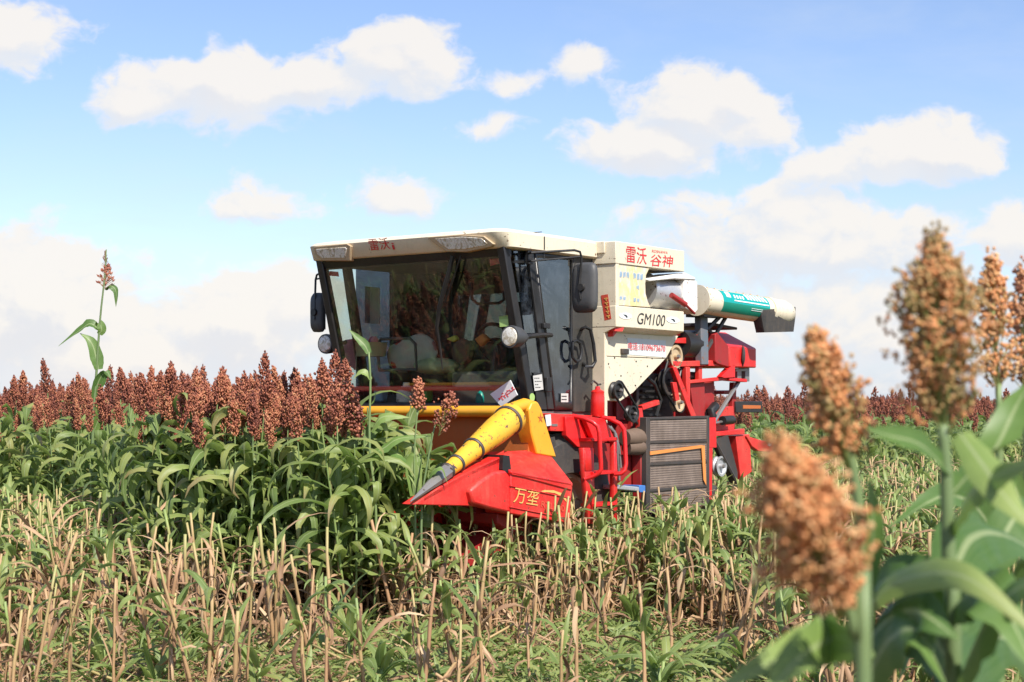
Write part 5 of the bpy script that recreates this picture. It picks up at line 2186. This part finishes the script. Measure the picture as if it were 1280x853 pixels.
# nearest plants at the right edge
f1 = big_plant('large blurred sorghum plant with tall orange and tan head, at the right beside the camera', gz(p(1196, 900)), [gz(p(1196, 900)), p(1192, 850), p(1186, 700), p(1183, 600), p(1178, 530)], .012, .0075,
               (p(1180, 556), p(1166, 292), .168, 270, .0029, 'ripe_seed', .0, .8, 1.5, 12))
leaf_obj(f1, [p(1184, 588), p(1150, 556, 2.06), p(1112, 545, 2.02), p(1082, 536, 1.98)], .034, .15, side=(0, -.5, 1))
leaf_obj(f1, [p(1188, 620, 2.12), p(1215, 590, 2.15), p(1245, 560, 2.2), p(1275, 500, 2.25), p(1300, 470, 2.3)], .058, .22, side=(.8, -.3, .5))
leaf_obj(f1, [p(1200, 542, 2.0), p(1228, 580, 1.95), p(1258, 622, 1.9), p(1300, 668, 1.86)], .045, .52, side=(.4, -.6, .7))
leaf_obj(f1, [p(1190, 660, 2.1), p(1212, 618, 2.0), p(1250, 592, 1.9), p(1310, 572, 1.8)], .042, .48, side=(.2, -.5, .9))
leaf_obj(f1, [p(1190, 720, 2.1), p(1215, 672, 2.2), p(1255, 668, 2.3), p(1310, 700, 2.4)], .10, .10, side=(0, -.9, .5))
leaf_obj(f1, [p(1190, 760, 2.1), p(1225, 735, 2.0), p(1262, 770, 1.95), p(1300, 850, 1.9)], .085, .22, side=(.3, -.7, .5))
leaf_obj(f1, [p(1190, 790, 2.1), p(1160, 740, 2.15), p(1120, 720, 2.2), p(1085, 742, 2.25)], .08, .12, side=(0, -.8, .6))
leaf_obj(f1, [p(1194, 860, 2.1), p(1225, 790, 2.0), p(1262, 742, 1.95), p(1300, 725, 1.9)], .07, .32, side=(.2, -.7, .6))
f2 = big_plant('blurred sorghum plant with narrow open orange head, left of the tallest near head', gz(p(1082, 900, 2.15)), [gz(p(1082, 900, 2.15)), p(1085, 850, 2.15), p(1080, 720, 2.15), p(1072, 620, 2.15), p(1058, 545, 2.15)], .011, .006,
               (p(1064, 590, 2.15), p(1016, 412, 2.15), .110, 150, .0030, 'ripe_seed', .1, .9, 1.6, 12))
leaf_obj(f2, [p(1082, 745, 2.14), p(1090, 690, 2.12), p(1091, 640, 2.1), p(1084, 592, 2.1)], .030, .34, side=(1, -.4, 0))
leaf_obj(f2, [p(1084, 760, 2.14), p(1120, 728, 2.0), p(1185, 716, 1.9), p(1240, 742, 1.85), p(1320, 815, 1.8)], .040, .56, side=(0, -.6, .8))
leaf_obj(f2, [p(1084, 800, 2.14), p(1115, 770, 2.1), p(1150, 765, 2.0), p(1200, 800, 1.95)], .075, .14, side=(0, -.8, .6))
leaf_obj(f2, [p(1084, 850, 2.14), p(1110, 800, 2.05), p(1150, 790, 2.0), p(1190, 870, 1.95)], .08, .2, side=(0, -.8, .6))
leaf_obj(f1, [p(1192, 840, 2.1), p(1160, 790, 2.2), p(1120, 800, 2.25), p(1090, 880, 2.3)], .09, .08, side=(0, -.8, .6))
leaf_obj(f1, [p(1194, 880, 2.1), p(1225, 810, 2.3), p(1262, 800, 2.4), p(1310, 880, 2.5)], .11, .05, side=(0, -.8, .6))
leaf_obj(f1, [p(1192, 800, 2.1), p(1240, 700, 2.4), p(1275, 640, 2.5), p(1310, 640, 2.6)], .08, .18, side=(.3, -.7, .6))
f3 = big_plant('blurred sorghum plant with drooping broad rust head, lowest of the near heads', gz(p(1082, 900, 1.55)), [gz(p(1082, 900, 1.55)), p(1079, 853, 1.55), p(1072, 800, 1.55), p(1058, 745, 1.55)], .0095, .006,
               (p(1052, 770, 1.55), p(972, 552, 1.45), .124, 210, .0030, 'ripe_seed', .3, .95, .9, 12))
leaf_obj(f3, [p(1076, 800, 1.55), p(1030, 798, 1.7), p(970, 825, 1.65), p(880, 872, 1.6)], .042, .5, side=(0, -.75, .6))
leaf_obj(f3, [p(1076, 808, 1.55), p(1040, 800, 1.68), p(1000, 822, 1.6), p(950, 880, 1.55)], .055, .40, side=(0, -.75, .6))
f4 = big_plant('sorghum plant with loose rust head just behind the tallest near head', gz(p(1250, 900, 3.3)), [gz(p(1250, 900, 3.3)), p(1250, 700, 3.3), p(1248, 480, 3.3)], .012, .006,
               (p(1248, 500, 3.3), p(1238, 318, 3.3), .13, 110, .0036, 'ripe_seed', .3, .85, 1.9, 9))
leaf_obj(f4, [p(1250, 700, 3.3), p(1225, 640, 3.2), p(1180, 620, 3.1), p(1110, 660, 3.0)], .07, .2)
leaf_obj(f4, [p(1250, 760, 3.3), p(1280, 690, 3.2), p(1330, 660, 3.1)], .08, .3)
leaf_obj(f4, [p(1250, 780, 3.3), p(1215, 730, 3.3), p(1170, 760, 3.3), p(1120, 860, 3.3)], .075, .12)
f5 = big_plant('sorghum plant with dark rust head cut off by the right picture edge', gz(p(1284, 900, 3.6)), [gz(p(1284, 900, 3.6)), p(1284, 700, 3.6), p(1282, 480, 3.6)], .012, .006,
               (p(1280, 500, 3.6), p(1280, 330, 3.6), .12, 100, .0036, 'seed', .4, .95, 1.9, 9))
leaf_obj(f5, [p(1284, 650, 3.6), p(1262, 600, 3.5), p(1240, 640, 3.4), p(1215, 720, 3.4)], .07, .25)
leaf_obj(f5, [p(1284, 800, 3.6), p(1250, 760, 3.5), p(1200, 800, 3.4), p(1150, 900, 3.4)], .08, .1)

# the lone tall stalk standing out of the crop
YA = 15.6
q = lambda x, y: at(x, y, YA)
ta_ = big_plant('lone tall thin sorghum stalk rising high above the crop into the sky', gz(q(113, 700)), [gz(q(113, 700)), q(114, 620), q(117, 520), q(121, 460), q(125, 400), q(131, 345), q(133, 312)], .019, .005)
mb = MB()
for i in range(130):
    t = rnd.random() ** .8
    y = 356 - 42 * t
    w = (1 - t) ** 1.1 * 12 + 1.5
    c = q(131.5 + rnd.uniform(-w, w) * .9, y - abs(rnd.gauss(0, 1)))
    root_ = q(131.5, y + 3 + w * .25)
    mb.tube([root_ - ta_.location, c - ta_.location], .0022, 3, 1, cap=False, tint=.9)
    if i % 3 and t < .55:
        grain(mb, c - ta_.location, (c - root_) + Vector((0, 0, .01)), .013, rnd.uniform(0, .35))
build(mb, 'seed_head', [M['seed'], M['stalk']], ta_)
leaf_obj(ta_, [q(124, 412), q(113, 405), q(101, 412), q(73, 433)], .10, .12, side=(0, -.6, .8))
leaf_obj(ta_, [q(123, 462), q(121, 450), q(114, 428), q(100, 417)], .13, .22, side=(1, -.5, .2))
leaf_obj(ta_, [q(124, 418), q(127, 412), q(124, 404), q(118, 408)], .09, .4, side=(1, -.4, .3))
leaf_obj(ta_, [q(131, 362), q(138, 357), q(145, 364), q(145, 384)], .085, .15, side=(.6, -.6, .4))
leaf_obj(ta_, [q(118, 500), q(122, 480), q(132, 464), q(139, 474)], .12, .18, side=(.8, -.5, .2))
leaf_obj(ta_, [q(117, 540), q(126, 515), q(124, 500), q(120, 505)], .12, .42, side=(.8, -.5, .2))
# plants standing in the mouth of the header
YB = 11.75
h = lambda x, y, d=YB: at(x, y, d)
b1 = big_plant('slim headless pale green sorghum shoot standing in front of the windscreen', gz(h(468, 760)), [gz(h(468, 760)), h(470, 640), h(462, 560), h(463, 480), h(461, 440)], .012, .007)
leaf_obj(b1, [h(461, 442), h(456, 432), h(447, 423), h(436, 412)], .07, .3, side=(1, -.4, .3))
leaf_obj(b1, [h(463, 475), h(458, 468), h(451, 466), h(442, 474)], .06, .5, side=(0, -.6, .8))
leaf_obj(b1, [h(464, 505), h(467, 500), h(469, 492), h(470, 488)], .03, .5)
leaf_obj(b1, [h(464, 540), h(475, 523), h(490, 520), h(512, 522)], .085, .42, side=(0, -.6, .8))
leaf_obj(b1, [h(463, 570), h(480, 560), h(500, 548), h(540, 545)], .08, .3, side=(0, -.6, .8))
b2 = big_plant('straight sorghum plant with compact dark red head before the yellow tube', gz(h(520, 760)), [gz(h(520, 760)), h(519, 640), h(518, 570), h(522, 508)], .010, .006, (h(522, 512), h(524, 475), .075, 90, .009, 'seed', .05, .6, .2, 4))
leaf_obj(b2, [h(518, 620), h(515, 585), h(521, 570), h(527, 625)], .12, .46, side=(1, -.4, .1))
leaf_obj(b2, [h(518, 600), h(500, 575), h(480, 580), h(455, 610)], .09, .3)
b3 = big_plant('leaning sorghum plant with loose spreading dull red head beside the cone roller', gz(h(528, 760, 11.6)), [gz(h(528, 760, 11.6)), h(527, 640, 11.6), h(535, 575, 11.6), h(545, 525, 11.6)], .010, .005, (h(548, 545, 11.6), h(566, 492, 11.6), .20, 70, .009, 'seed', .0, .5, 1.2, 3))
leaf_obj(b3, [h(530, 610, 11.6), h(540, 590, 11.6), h(553, 585, 11.6), h(560, 606, 11.6)], .08, .35)
b4 = big_plant('sorghum plant with heavy nodding rust head hanging beside the cab lamp', gz(h(452, 770, 12)), [gz(h(452, 770, 12)), h(450, 640, 12), h(446, 560, 12), h(437, 495, 12), h(430, 476, 12)], .011, .007, (h(428, 474, 12), h(449, 545, 11.9), .15, 140, .010, 'seed', .1, .75, .2, 4))
leaf_obj(b4, [h(450, 620, 12), h(430, 590, 12), h(400, 590, 12), h(370, 640, 12)], .09, .3)
leaf_obj(b4, [h(448, 590, 12), h(470, 560, 11.9), h(500, 570, 11.8), h(520, 610, 11.7)], .09, .42)
b5 = big_plant('sorghum plant with small ragged red head between windscreen and uncut crop', gz(h(410, 770, 12.2)), [gz(h(410, 770, 12.2)), h(412, 640, 12.2), h(404, 560, 12.2), h(403, 500, 12.2)], .011, .006, (h(403, 508, 12.2), h(404, 458, 12.2), .085, 100, .009, 'seed', .1, .7, .2, 4))
leaf_obj(b5, [h(408, 600, 12.2), h(396, 560, 12.2), h(380, 570, 12.2), h(370, 650, 12.1)], .11, .44, side=(1, -.4, .1))
